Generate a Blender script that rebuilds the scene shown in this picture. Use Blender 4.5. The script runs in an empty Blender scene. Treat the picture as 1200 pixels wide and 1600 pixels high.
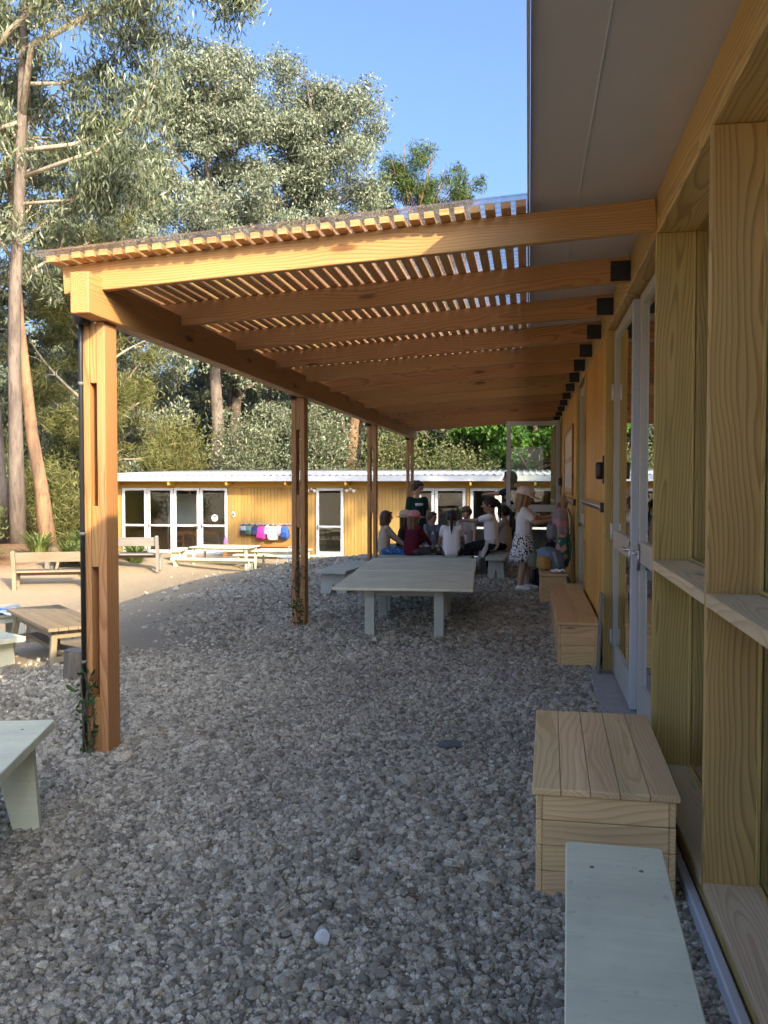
import bpy, bmesh, math, random
import numpy as np
from mathutils import Vector, Matrix, Euler, Quaternion

R = math.radians
scene = bpy.context.scene
C = scene.collection
# ------------------------------------------------------------------ camera
cam_d = bpy.data.cameras.new('camera'); cam = bpy.data.objects.new('camera', cam_d); C.objects.link(cam)
cam.location = (0, 0, 1.45); cam.rotation_euler = (R(90 - 1.91), 0, R(9.28))
cam_d.sensor_fit = 'VERTICAL'; cam_d.sensor_height = 36; cam_d.lens = 1380 / 1600 * 36
cam_d.clip_start = .05; cam_d.clip_end = 1500
scene.camera = cam
# ------------------------------------------------------------------ sky and sun
SUN = Vector((1.0, -1.13, .76)).normalized()
w = bpy.data.worlds.new('World'); scene.world = w; w.use_nodes = True
wn = w.node_tree; wn.nodes.clear()
sky = wn.nodes.new('ShaderNodeTexSky'); sky.sky_type = 'NISHITA'; sky.sun_disc = False
sky.sun_elevation = math.asin(SUN.z); sky.sun_rotation = math.atan2(SUN.x, SUN.y)
sky.altitude = 300; sky.air_density = .8; sky.dust_density = 9.0; sky.ozone_density = 9.0
bg = wn.nodes.new('ShaderNodeBackground'); bg.inputs['Strength'].default_value = .15
wo = wn.nodes.new('ShaderNodeOutputWorld')
wn.links.new(sky.outputs[0], bg.inputs[0]); wn.links.new(bg.outputs[0], wo.inputs[0])
sd = bpy.data.lights.new('sun', 'SUN'); sd.energy = 2.2; sd.angle = R(.55); sd.color = (1, .90, .74)
so = bpy.data.objects.new('sun', sd); C.objects.link(so); so.location = (30, -34, 30)
so.rotation_euler = (-SUN).to_track_quat('-Z', 'Y').to_euler()
scene.view_settings.view_transform = 'Standard'; scene.view_settings.look = 'None'
scene.view_settings.use_white_balance = True; scene.view_settings.white_balance_temperature = 8000; scene.view_settings.white_balance_tint = 10
scene.view_settings.exposure = 2.0; scene.view_settings.gamma = 1
scene.cycles.use_denoising = True; scene.cycles.use_adaptive_sampling = True; scene.cycles.adaptive_threshold = .02
scene.cycles.max_bounces = 6; scene.cycles.diffuse_bounces = 3; scene.cycles.glossy_bounces = 3; scene.cycles.transparent_max_bounces = 16
scene.cycles.sample_clamp_indirect = 6

# ------------------------------------------------------------------ helpers
W = {}          # world matrix of every object built
def sm(a, b, x):
    t = np.clip((x - a) / (b - a), 0, 1); return t * t * (3 - 2 * t)
def G(x, y):
    """height of the ground"""
    x = np.asarray(x, float); y = np.asarray(y, float)
    u = np.hypot(np.maximum(0, -3 - x), np.maximum(0, y - 16.5))
    m = .75 * np.exp(-((x + 12.5) ** 2 + (y - 20) ** 2) / (2 * 2.6 ** 2))
    m = m + .55 * sm(-15, -24, x) * sm(8, 18, y)
    n = .018 * np.sin(x * 1.3 + .7 * np.sin(y * .8)) * np.sin(y * 1.1 + 1.3) * sm(0, 3, u)
    return -.8 * sm(0, 6, u) + m + n
def g(x, y): return float(G(x, y))

def tag(o, label=None, cat=None, group=None, kind=None):
    if label: o['label'] = label
    if cat: o['category'] = cat
    if group: o['group'] = group
    if kind: o['kind'] = kind
    return o
def thing(name, label, cat, loc=(0, 0, 0), rz=0, group=None):
    o = bpy.data.objects.new(name, None); o.empty_display_size = .1; C.objects.link(o)
    M = Matrix.Translation(loc) @ Matrix.Rotation(rz, 4, 'Z')
    o.matrix_basis = M; W[o] = M
    return tag(o, label, cat, group)
def put(name, me, mat, parent=None, M=None, local=False):
    """link a mesh; M is a world matrix (local=True: in the frame of the parent thing)"""
    o = bpy.data.objects.new(name, me); C.objects.link(o)
    M = M if M is not None else Matrix.Identity(4)
    if parent is not None:
        if local:
            root = parent
            while root.parent is not None: root = root.parent
            M = W[root] @ M
        o.parent = parent; o.matrix_basis = W[parent].inverted() @ M
    else:
        o.matrix_basis = M
    W[o] = M
    if mat is not None and len(me.materials) == 0: me.materials.append(mat)
    return o
def copy_tree(o, parent=None, M=None):
    c = o.copy(); C.objects.link(c); c.parent = parent
    if M is not None: c.matrix_basis = M
    W[c] = (W[parent] @ c.matrix_basis) if parent is not None else c.matrix_basis.copy()
    for ch in list(o.children): copy_tree(ch, c)
    return c
_boxes = {}
def box_me(l, a, b, bev=.004, mat=None):
    key = (round(l, 4), round(a, 4), round(b, 4), bev, mat.name if mat else '')
    if key in _boxes: return _boxes[key]
    bm = bmesh.new(); bmesh.ops.create_cube(bm, size=1)
    for v in bm.verts: v.co = Vector((v.co.x * l, v.co.y * a, v.co.z * b))
    if bev > 0: bmesh.ops.bevel(bm, geom=bm.edges[:], offset=min(bev, .3 * min(l, a, b)), segments=1, affect='EDGES')
    me = bpy.data.meshes.new('board'); bm.to_mesh(me); bm.free()
    if mat: me.materials.append(mat)
    _boxes[key] = me
    return me
def board(name, parent, p0, p1, wy, wz, mat, up=(0, 0, 1), bev=.004, local=False):
    """board from p0 to p1 (axis), wy across, wz along 'up'; local X runs along the grain"""
    p0 = Vector(p0); p1 = Vector(p1); x = (p1 - p0); L = x.length; x.normalize()
    z = Vector(up); z = (z - x * z.dot(x))
    if z.length < 1e-5: z = Vector((0, 1, 0)); z = z - x * z.dot(x)
    z.normalize(); y = z.cross(x)
    M = Matrix((x, y, z)).transposed().to_4x4(); M.translation = (p0 + p1) / 2
    return put(name, box_me(L, wy, wz, bev, mat), None, parent, M, local)
def bx(name, parent, x0, x1, y0, y1, z0, z1, mat, grain=None, bev=.004, local=False):
    """axis-aligned box; grain along its longest side unless given"""
    d = (x1 - x0, y1 - y0, z1 - z0); c = Vector(((x0 + x1) / 2, (y0 + y1) / 2, (z0 + z1) / 2))
    i = d.index(max(d)) if grain is None else grain
    if i == 0: M = Matrix.Identity(4); s = d
    elif i == 1: M = Matrix.Rotation(R(90), 4, 'Z'); s = (d[1], d[0], d[2])
    else: M = Matrix.Rotation(R(-90), 4, 'Y'); s = (d[2], d[1], d[0])
    M = Matrix.Translation(c) @ M
    return put(name, box_me(*s, bev, mat), None, parent, M, local)
class MB:
    """collects raw geometry for one mesh"""
    def __init__(s): s.v = []; s.f = []
    def add(s, v, f):
        n = len(s.v); s.v += [tuple(q) for q in v]; s.f += [tuple(i + n for i in q) for q in f]; return s
    def tube(s, pts, rad, n=8, cap=True):
        pts = [Vector(p) for p in pts]; rings = []; a = None
        for i, p in enumerate(pts):
            t = (pts[min(i + 1, len(pts) - 1)] - pts[max(i - 1, 0)]).normalized()
            if a is None: a = t.orthogonal().normalized()
            a = (a - t * a.dot(t)); a = a.normalized() if a.length > 1e-6 else t.orthogonal().normalized()
            b = t.cross(a); r = rad[i] if hasattr(rad, '__len__') else rad
            rings.append([p + (a * math.cos(2 * math.pi * k / n) + b * math.sin(2 * math.pi * k / n)) * r for k in range(n)])
        v = [q for ring in rings for q in ring]; f = []
        for i in range(len(pts) - 1):
            for k in range(n): f.append((i * n + k, i * n + (k + 1) % n, (i + 1) * n + (k + 1) % n, (i + 1) * n + k))
        if cap: f.append(tuple(range(n))[::-1]); f.append(tuple((len(pts) - 1) * n + k for k in range(n)))
        return s.add(v, f)
    def box(s, x0, x1, y0, y1, z0, z1):
        v = [(x, y, z) for z in (z0, z1) for y in (y0, y1) for x in (x0, x1)]
        return s.add(v, [(0, 2, 3, 1), (4, 5, 7, 6), (0, 1, 5, 4), (2, 6, 7, 3), (0, 4, 6, 2), (1, 3, 7, 5)])
    def lathe(s, prof, n=16, c=(0, 0, 0), sx=1, sy=1):
        v = []; f = []
        for r, z in prof:
            for k in range(n): v.append((c[0] + sx * r * math.cos(2 * math.pi * k / n), c[1] + sy * r * math.sin(2 * math.pi * k / n), c[2] + z))
        for i in range(len(prof) - 1):
            for k in range(n): f.append((i * n + k, i * n + (k + 1) % n, (i + 1) * n + (k + 1) % n, (i + 1) * n + k))
        f.append(tuple(range(n))[::-1]); f.append(tuple((len(prof) - 1) * n + k for k in range(n)))
        return s.add(v, f)
    def prism(s, poly, axis, a, b):
        """polygon in the plane across an axis (0: yz, 1: xz, 2: xy), from a to b"""
        n = len(poly); v = []
        for q in (a, b):
            for p in poly:
                c = list(p); c.insert(axis, q); v.append(tuple(c))
        f = [tuple(range(n))[::-1], tuple(range(n, 2 * n))] + [(k, (k + 1) % n, n + (k + 1) % n, n + k) for k in range(n)]
        return s.add(v, f)
    def ball(s, c, r, n=10, m=7, rot=None):
        r = r if hasattr(r, '__len__') else (r, r, r); v = []; f = []
        for i in range(m + 1):
            t = math.pi * i / m
            for k in range(n):
                a = 2 * math.pi * k / n
                p = Vector((r[0] * math.sin(t) * math.cos(a), r[1] * math.sin(t) * math.sin(a), r[2] * math.cos(t)))
                if rot is not None: p = rot @ p
                v.append(p + Vector(c))
        for i in range(m):
            for k in range(n): f.append((i * n + k, (i + 1) * n + k, (i + 1) * n + (k + 1) % n, i * n + (k + 1) % n))
        return s.add(v, f)
    def capsule(s, p0, r0, p1, r1, n=10):
        p0 = Vector(p0); p1 = Vector(p1); ax = p1 - p0; L = ax.length
        if L < 1e-6: return s.ball(p0, max(r0, r1))
        t = ax / L; pts = []; rad = []
        for a in (90, 60, 30, 0): pts.append(p0 - t * r0 * math.sin(R(a))); rad.append(max(r0 * math.cos(R(a)), 1e-4))
        for a in (0, 30, 60, 90): pts.append(p1 + t * r1 * math.sin(R(a))); rad.append(max(r1 * math.cos(R(a)), 1e-4))
        # explicit rings on a straight axis
        a_ = t.orthogonal().normalized(); b_ = t.cross(a_); v = []; f = []
        for p, r in zip(pts, rad):
            for k in range(n): v.append(p + (a_ * math.cos(2 * math.pi * k / n) + b_ * math.sin(2 * math.pi * k / n)) * r)
        for i in range(len(pts) - 1):
            for k in range(n): f.append((i * n + k, i * n + (k + 1) % n, (i + 1) * n + (k + 1) % n, (i + 1) * n + k))
        f.append(tuple(range(n))[::-1]); f.append(tuple((len(pts) - 1) * n + k for k in range(n)))
        return s.add(v, f)
    def mesh(s, smooth=False, bevel=0):
        me = bpy.data.meshes.new('m'); me.from_pydata(s.v, [], s.f)
        if bevel:
            bm = bmesh.new(); bm.from_mesh(me); bmesh.ops.recalc_face_normals(bm, faces=bm.faces[:])
            bmesh.ops.bevel(bm, geom=[e for e in bm.edges if len(e.link_faces) == 2 and e.calc_face_angle(0) > .5], offset=bevel, segments=1, affect='EDGES')
            bm.to_mesh(me); bm.free()
        if smooth: me.polygons.foreach_set('use_smooth', [True] * len(me.polygons))
        me.update(); return me
    def build(s, name, mat, parent=None, smooth=False, M=None, local=True, bevel=0):
        return put(name, s.mesh(smooth, bevel), mat, parent, M, local)
def np_mesh(name, verts, quads):
    me = bpy.data.meshes.new(name); nv = len(verts); nf = len(quads)
    me.vertices.add(nv); me.vertices.foreach_set('co', np.asarray(verts, np.float32).ravel())
    me.loops.add(nf * 4); me.loops.foreach_set('vertex_index', np.asarray(quads, np.int32).ravel())
    me.polygons.add(nf); me.polygons.foreach_set('loop_start', np.arange(0, nf * 4, 4, dtype=np.int32))
    me.update(calc_edges=True); return me

# ------------------------------------------------------------------ materials
class N:
    def __init__(s, name):
        s.m = bpy.data.materials.new(name); s.m.use_nodes = True; s.t = s.m.node_tree; s.t.nodes.clear()
        s.out = s.t.nodes.new('ShaderNodeOutputMaterial')
    def n(s, typ, **k):
        x = s.t.nodes.new(typ)
        for a, b in k.items(): setattr(x, a, b)
        return x
    def set(s, sock, v):
        if isinstance(v, bpy.types.NodeSocket): s.t.links.new(v, sock)
        else: sock.default_value = v
    def math(s, op, a, b=None, c=None, clamp=False):
        x = s.n('ShaderNodeMath', operation=op, use_clamp=clamp); s.set(x.inputs[0], a)
        if b is not None: s.set(x.inputs[1], b)
        if c is not None: s.set(x.inputs[2], c)
        return x.outputs[0]
    def vec(s, op, a, b=None):
        x = s.n('ShaderNodeVectorMath', operation=op); s.set(x.inputs[0], a)
        if b is not None: s.set(x.inputs[1], b)
        return x.outputs['Value'] if op in ('LENGTH', 'DISTANCE', 'DOT_PRODUCT') else x.outputs[0]
    def mix(s, fac, a, b, blend='MIX'):
        x = s.n('ShaderNodeMix', data_type='RGBA', blend_type=blend); s.set(x.inputs[0], fac)
        s.set(x.inputs[6], a if isinstance(a, bpy.types.NodeSocket) else (*a, 1)); s.set(x.inputs[7], b if isinstance(b, bpy.types.NodeSocket) else (*b, 1))
        return x.outputs[2]
    def noise(s, vec, scale, detail=3, rough=.55, dist=0):
        x = s.n('ShaderNodeTexNoise'); s.set(x.inputs['Vector'], vec); x.inputs['Scale'].default_value = scale
        x.inputs['Detail'].default_value = detail; x.inputs['Roughness'].default_value = rough; x.inputs['Distortion'].default_value = dist
        return x
    def ramp(s, fac, stops, interp='LINEAR'):
        x = s.n('ShaderNodeValToRGB'); s.set(x.inputs[0], fac); e = x.color_ramp.elements; x.color_ramp.interpolation = interp
        while len(e) < len(stops): e.new(.5)
        for q, (p, c) in zip(e, stops):
            q.position = p; q.color = (c, c, c, 1) if not hasattr(c, '__len__') else (*c, 1)
        return x.outputs[0]
    def bsdf(s, col, rough=.6, spec=.4, bump=None, bstr=.2, bdist=.01, **k):
        b = s.n('ShaderNodeBsdfPrincipled')
        s.set(b.inputs['Base Color'], col if isinstance(col, bpy.types.NodeSocket) else (*col, 1)); s.set(b.inputs['Roughness'], rough)
        b.inputs['Specular IOR Level'].default_value = spec
        for a, v in k.items(): s.set(b.inputs[a.replace('_', ' ')], v)
        if bump is not None:
            q = s.n('ShaderNodeBump'); q.inputs['Strength'].default_value = bstr; q.inputs['Distance'].default_value = bdist
            s.set(q.inputs['Height'], bump); s.t.links.new(q.outputs[0], b.inputs['Normal'])
        return b.outputs[0]
    def done(s, sh): s.t.links.new(sh, s.out.inputs[0]); return s.m
def objco(k): return k.n('ShaderNodeTexCoord').outputs['Object']

def wood(name, base, dark, ring=.011, contrast=.55, rough=.55, weather=0, knot=.35, spec=.3):
    """sawn pine: growth rings about a pith beside the board, streaks and knots; grain along local X"""
    k = N(name); P = objco(k); rnd = k.n('ShaderNodeObjectInfo').outputs['Random']
    sep = k.n('ShaderNodeSeparateXYZ'); k.set(sep.inputs[0], P)
    off = k.n('ShaderNodeCombineXYZ'); k.set(off.inputs[0], k.math('MULTIPLY', rnd, 57.)); k.set(off.inputs[1], k.math('MULTIPLY', rnd, 13.)); k.set(off.inputs[2], k.math('MULTIPLY', rnd, 29.))
    Q = k.vec('ADD', P, off.outputs[0])
    low = k.noise(k.vec('MULTIPLY', Q, (.9, 3.5, 3.5)), 1., 2, .5)
    r2 = k.math('FRACT', k.math('MULTIPLY', rnd, 7.31)); r3 = k.math('FRACT', k.math('MULTIPLY', rnd, 13.7))
    sgn = k.math('SUBTRACT', k.math('MULTIPLY', k.math('GREATER_THAN', r3, .5), 2.), 1.)
    py = k.math('ADD', sep.outputs[1], k.math('MULTIPLY', k.math('SUBTRACT', r2, .5), .16))
    pz = k.math('ADD', sep.outputs[2], k.math('MULTIPLY', sgn, k.math('ADD', .03, k.math('MULTIPLY', r3, .05))))
    pz = k.math('ADD', pz, k.math('MULTIPLY', sep.outputs[0], k.math('MULTIPLY', k.math('SUBTRACT', r2, .5), .11)))
    lo = k.n('ShaderNodeSeparateColor'); k.set(lo.inputs[0], low.outputs['Color'])
    py = k.math('ADD', py, k.math('MULTIPLY', k.math('SUBTRACT', lo.outputs[0], .5), .16))
    pz = k.math('ADD', pz, k.math('MULTIPLY', k.math('SUBTRACT', lo.outputs[1], .5), .12))
    r = k.math('SQRT', k.math('ADD', k.math('MULTIPLY', py, py), k.math('MULTIPLY', pz, pz)))
    # knots
    vo = k.n('ShaderNodeTexVoronoi'); k.set(vo.inputs['Vector'], k.vec('MULTIPLY', Q, (1.3, 5., 5.))); vo.inputs['Scale'].default_value = 1.; vo.inputs['Randomness'].default_value = 1
    kd = vo.outputs['Distance']
    kn = k.ramp(kd, [(0, 1), (.07, .85), (.11, .12), (.3, 0)])
    r = k.math('ADD', r, k.math('MULTIPLY', k.ramp(kd, [(0, 1), (.45, 0)], 'EASE'), .022))
    ph = k.math('FRACT', k.math('DIVIDE', r, ring))
    rg = k.ramp(ph, [(0, .05), (.55, .3), (.82, 1), (.93, .9), (1, .05)])
    fine = k.noise(k.vec('MULTIPLY', Q, (2.5, 130, 130)), 1., 2, .6).outputs['Fac']
    blot = k.noise(k.vec('MULTIPLY', Q, (.8, 4, 4)), 1., 1, .5).outputs['Fac']
    col = k.mix(k.math('MULTIPLY', rg, contrast), base, dark)
    col = k.mix(k.math('MULTIPLY', kn, knot * 2, clamp=True), col, (dark[0] * .35, dark[1] * .28, dark[2] * .3))
    val = k.math('ADD', .72, k.math('MULTIPLY', fine, .3)); val = k.math('ADD', val, k.math('MULTIPLY', k.math('SUBTRACT', blot, .5), .45))
    val = k.math('ADD', val, k.math('MULTIPLY', k.math('SUBTRACT', rnd, .5), .22))
    hs = k.n('ShaderNodeHueSaturation'); k.set(hs.inputs['Color'], col); k.set(hs.inputs['Value'], k.math('ADD', val, .12))
    k.set(hs.inputs['Hue'], k.math('ADD', .5, k.math('MULTIPLY', k.math('SUBTRACT', r2, .5), .018)))
    col = hs.outputs[0]
    if weather:
        ws = k.noise(k.vec('MULTIPLY', Q, (1.2, 9, 9)), 1., 4, .6).outputs['Fac']
        col = k.mix(k.math('MULTIPLY', k.ramp(ws, [(.35, 0), (.7, 1)]), weather), col, (.30, .28, .25))
    return k.done(k.bsdf(col, k.math('ADD', rough - .1, k.math('MULTIPLY', fine, .2)), spec, fine, .18, .002))

def paint(name, col, rough=.5, wear=.25, grain=True, spec=.35, dirt=(.25, .24, .2)):
    k = N(name); P = objco(k); rnd = k.n('ShaderNodeObjectInfo').outputs['Random']
    Q = k.vec('ADD', P, k.vec('SCALE', (31., 17., 9.))) if False else k.vec('ADD', P, (3.1, 1.7, .9))
    big = k.noise(Q, 3.2, 4, .6).outputs['Fac']; st = k.noise(k.vec('MULTIPLY', Q, (1.5, 60, 60)), 1., 3, .6).outputs['Fac']
    spt = k.noise(Q, 26, 2, .5).outputs['Fac']
    c = k.mix(k.math('MULTIPLY', k.ramp(big, [(.38, 0), (.75, 1)]), wear), col, dirt)
    c = k.mix(k.math('MULTIPLY', k.ramp(spt, [(.66, 0), (.74, 1)]), wear * .8), c, dirt)
    v = k.math('ADD', .9, k.math('MULTIPLY', st, .2)); v = k.math('ADD', v, k.math('MULTIPLY', k.math('SUBTRACT', rnd, .5), .12))
    hs = k.n('ShaderNodeHueSaturation'); k.set(hs.inputs['Color'], c); k.set(hs.inputs['Value'], v)
    return k.done(k.bsdf(hs.outputs[0], k.math('ADD', rough - .08, k.math('MULTIPLY', big, .2)), spec, st, .12 if grain else .04, .002))
def plain(name, col, rough=.6, spec=.4, var=.12, metallic=0, bump=.06, scale=25):
    k = N(name); P = objco(k); nz = k.noise(P, scale, 3, .6).outputs['Fac']
    hs = k.n('ShaderNodeHueSaturation'); hs.inputs['Color'].default_value = (*col, 1); k.set(hs.inputs['Value'], k.math('ADD', 1 - var / 2, k.math('MULTIPLY', nz, var)))
    return k.done(k.bsdf(hs.outputs[0], rough, spec, nz, bump, .004, Metallic=metallic))
def cloth(name, col, var=.25, col2=None, scale=14, thr=.5, rough=.9):
    k = N(name); P = objco(k); nz = k.noise(P, 9, 3, .6).outputs['Fac']; wv = k.noise(P, 160, 2, .5).outputs['Fac']
    c = k.mix(0., col, col)
    if col2:
        pn = k.noise(P, scale, 1, .4).outputs['Fac']; c = k.mix(k.ramp(pn, [(thr - .02, 0), (thr + .02, 1)]), col, col2)
    hs = k.n('ShaderNodeHueSaturation'); k.set(hs.inputs['Color'], c); k.set(hs.inputs['Value'], k.math('ADD', 1 - var / 2, k.math('MULTIPLY', nz, var)))
    return k.done(k.bsdf(hs.outputs[0], rough, .15, k.math('ADD', nz, k.math('MULTIPLY', wv, .3)), .5, .01))
def glass(name, tint=(.86, .9, .88), ior=1.5, refl=1.):
    k = N(name); tr = k.n('ShaderNodeBsdfTransparent'); tr.inputs[0].default_value = (*tint, 1)
    gl = k.n('ShaderNodeBsdfGlossy'); gl.inputs['Roughness'].default_value = .004; gl.inputs[0].default_value = (.95, .97, .97, 1)
    fr = k.n('ShaderNodeFresnel'); fr.inputs[0].default_value = ior
    wob = k.noise(k.n('ShaderNodeTexCoord').outputs['Object'], 1.6, 1, .4).outputs['Fac']
    q = k.n('ShaderNodeBump'); q.inputs['Strength'].default_value = .02; q.inputs['Distance'].default_value = .02; k.set(q.inputs['Height'], wob)
    k.t.links.new(q.outputs[0], gl.inputs['Normal'])
    m = k.n('ShaderNodeMixShader'); k.set(m.inputs[0], k.math('MULTIPLY', fr.outputs[0], refl, clamp=True)); k.t.links.new(tr.outputs[0], m.inputs[1]); k.t.links.new(gl.outputs[0], m.inputs[2])
    return k.done(m.outputs[0])
def leafmat(name, cols, trans=.35, rough=.5, spec=.35):
    k = N(name); geo = k.n('ShaderNodeNewGeometry'); rp = geo.outputs['Random Per Island']
    oi = k.n('ShaderNodeObjectInfo').outputs['Random']
    c = k.ramp(rp, [(i / (len(cols) - 1), q) for i, q in enumerate(cols)])
    cl = k.noise(k.n('ShaderNodeTexCoord').outputs['Object'], .55, 2, .5).outputs['Fac']
    hs = k.n('ShaderNodeHueSaturation'); k.set(hs.inputs['Color'], c); k.set(hs.inputs['Value'], k.math('ADD', .62, k.math('MULTIPLY', cl, .8)))
    k.set(hs.inputs['Hue'], k.math('ADD', .492, k.math('MULTIPLY', oi, .016)))
    b = k.bsdf(hs.outputs[0], rough, spec)
    t = k.n('ShaderNodeBsdfTranslucent'); k.set(t.inputs[0], hs.outputs[0])
    m = k.n('ShaderNodeMixShader'); m.inputs[0].default_value = trans; k.t.links.new(b, m.inputs[1]); k.t.links.new(t.outputs[0], m.inputs[2])
    return k.done(m.outputs[0])
def bark(name, c1, c2, c3, sc=1.):
    k = N(name); P = objco(k)
    a = k.noise(k.vec('MULTIPLY', P, (2.2 * sc, 2.2 * sc, .5 * sc)), 1.3, 4, .6, .6).outputs['Fac']; b = k.noise(k.vec('MULTIPLY', P, (14 * sc, 14 * sc, 2.2 * sc)), 1.6, 4, .65).outputs['Fac']
    c = k.mix(k.ramp(a, [(.4, 0), (.6, 1)]), c1, c2); c = k.mix(k.ramp(b, [(.52, 0), (.75, .8)]), c, c3)
    return k.done(k.bsdf(c, .85, .15, b, .8, .03))

M_PERG = wood('pergola_pine', (.50, .265, .10), (.245, .10, .032), .013, .6, .5, knot=.4)
M_SLAT = wood('slat_pine', (.60, .33, .14), (.36, .16, .05), .012, .4, .6, knot=.1)
M_FIN = wood('treated_pine', (.56, .37, .125), (.30, .175, .05), .014, .75, .5, knot=.35)
M_SILL = wood('pale_shelf_pine', (.62, .46, .27), (.38, .24, .12), .012, .55, .5, knot=.3)
M_CLAD = wood('stained_cladding', (.70, .36, .075), (.44, .19, .03), .016, .45, .45, knot=.3)
M_BOX = wood('crate_pine', (.80, .56, .29), (.55, .32, .13), .014, .55, .5, knot=.55)
M_BOX2 = wood('knotty_crate_pine', (.74, .49, .24), (.42, .22, .06), .014, .5, .45, knot=.9)
M_OLD = wood('weathered_timber', (.285, .22, .135), (.16, .115, .065), .012, .5, .8, weather=.3, knot=.2, spec=.15)
M_GREY = wood('grey_timber', (.22, .195, .165), (.13, .11, .09), .012, .4, .85, weather=.6, knot=.1, spec=.1)
M_ORNG = wood('varnished_red_timber', (.50, .18, .05), (.30, .09, .02), .014, .4, .4)
M_FAR = wood('yellow_cladding', (.62, .34, .055), (.40, .19, .025), .02, .4, .5, knot=.35)
M_FARB = wood('yellow_beam', (.44, .25, .05), (.30, .15, .025), .02, .35, .5, knot=.1)
M_PALE = paint('pale_green_paint', (.72, .71, .50), .42, .34)
M_SAGE = paint('sage_paint', (.46, .47, .40), .45, .3)
M_CREAM = paint('cream_green_paint', (.72, .70, .50), .5, .35)
M_WALL = paint('interior_wall', (.42, .35, .24), .8, .1, False)
M_DARKP = paint('dark_table_paint', (.06, .065, .06), .35, .2)
M_ALU = plain('white_aluminium', (.62, .63, .62), .35, .5, .08)
M_DOOR = plain('warm_grey_aluminium', (.46, .43, .36), .38, .5, .1)
M_ALUG = plain('grey_aluminium', (.50, .52, .54), .38, .5, .1)
M_SOF = plain('soffit_sheet', (.56, .53, .50), .32, .5, .22, bump=.03, scale=1.4)
M_ROOFW = plain('white_roof_sheet', (.40, .41, .41), .4, .5, .15, scale=4)
M_BLACK = plain('black_metal', (.018, .019, .021), .4, .5, .3)
M_STEEL = plain('steel', (.55, .55, .53), .3, .5, .1, metallic=1)
M_GREYM = plain('dull_screw', (.16, .16, .14), .6, .4, .1)
M_CONC = plain('concrete', (.33, .32, .30), .85, .2, .5, bump=.5, scale=14)
M_FLOOR = plain('interior_floor', (.30, .22, .15), .4, .4, .2, scale=3)
M_GLASS = glass('window_glass', refl=1.9)
M_POLY = glass('clear_roof_sheet', (.93, .95, .96), 1.45, .45)
M_STUMP = bark('stump_wood', (.22, .19, .15), (.16, .13, .10), (.08, .065, .05), 3)
M_PAPER = plain('paper', (.8, .79, .76), .8, .2, .06)
M_WHITEP = plain('white_plastic', (.75, .75, .73), .4, .5, .05)

# ------------------------------------------------------------------ ground
def ground_mat():
    k = N('yard_ground'); ge = k.n('ShaderNodeNewGeometry').outputs['Position']
    sp = k.n('ShaderNodeSeparateXYZ'); k.set(sp.inputs[0], ge)
    n1 = k.noise(ge, .9, 4, .6).outputs['Fac']; n2 = k.noise(ge, 9, 4, .65).outputs['Fac']; n3 = k.noise(ge, 70, 3, .6).outputs['Fac']
    n4 = k.noise(ge, .25, 3, .5).outputs['Fac']
    sand = k.mix(n2, (.33, .25, .155), (.45, .355, .235)); sand = k.mix(k.math('MULTIPLY', k.ramp(n3, [(.5, 0), (.7, 1)]), .6), sand, (.30, .24, .19))
    fines = k.mix(n3, (.13, .11, .085), (.30, .265, .21))
    # gravel lies right of a wandering edge that runs away from the camera
    ed = k.math('ADD', sp.outputs[0], k.math('MULTIPLY', k.math('SUBTRACT', n1, .5), 1.6))
    ed = k.math('ADD', ed, k.math('MULTIPLY', sp.outputs[1], .12))
    fac = k.ramp(k.math('DIVIDE', k.math('ADD', ed, 3.8), 2.4, clamp=True), [(0, 0), (1, 1)])
    far = k.ramp(k.math('DIVIDE', k.math('SUBTRACT', sp.outputs[1], 18.5), 3., clamp=True), [(0, 1), (1, 0)])
    c = k.mix(k.math('MULTIPLY', fac, far), sand, fines)
    mul = k.mix(n2, (.14, .075, .04), (.28, .16, .09)); mul = k.mix(k.ramp(n3, [(.55, 0), (.7, 1)]), mul, (.36, .27, .17))
    mf = k.math('DIVIDE', k.math('SUBTRACT', k.math('SUBTRACT', -10.2, sp.outputs[0]), k.math('MULTIPLY', k.math('SUBTRACT', n1, .5), 2.5)), 1.2, clamp=True)
    mf = k.math('MULTIPLY', mf, k.ramp(k.math('DIVIDE', k.math('SUBTRACT', sp.outputs[1], 15.8), 2., clamp=True), [(0, 0), (1, 1)]))
    c = k.mix(mf, c, mul)
    lit = k.math('DIVIDE', k.math('SUBTRACT', sp.outputs[1], 29.), 3., clamp=True)
    c = k.mix(lit, c, k.mix(n2, (.10, .075, .045), (.17, .14, .07)))
    return k.done(k.bsdf(c, .95, .1, k.math('ADD', k.math('MULTIPLY', n2, .5), n3), .7, .02))
def build_ground():
    def axis(a, b, fine0, fine1, step, grow):
        v = list(np.arange(fine0, fine1, step)); s = step; x = fine0
        while x > a: s *= grow; x -= s; v.insert(0, x)
        s = step; x = v[-1]
        while x < b: s *= grow; x += s; v.append(x)
        return np.array(v)
    xs = axis(-260, 260, -14, 2, .2, 1.25); ys = axis(-120, 420, 0, 28, .2, 1.25)
    XX, YY = np.meshgrid(xs, ys); ZZ = G(XX, YY); nx, ny = len(xs), len(ys)
    i = np.arange(nx * ny).reshape(ny, nx)
    q = np.stack([i[:-1, :-1], i[:-1, 1:], i[1:, 1:], i[1:, :-1]], -1).reshape(-1, 4)
    me = np_mesh('ground', np.stack([XX, YY, ZZ], -1).reshape(-1, 3), q)
    me.polygons.foreach_set('use_smooth', [True] * len(me.polygons))
    tag(put('ground', me, ground_mat()), kind='structure')
build_ground()

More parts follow.
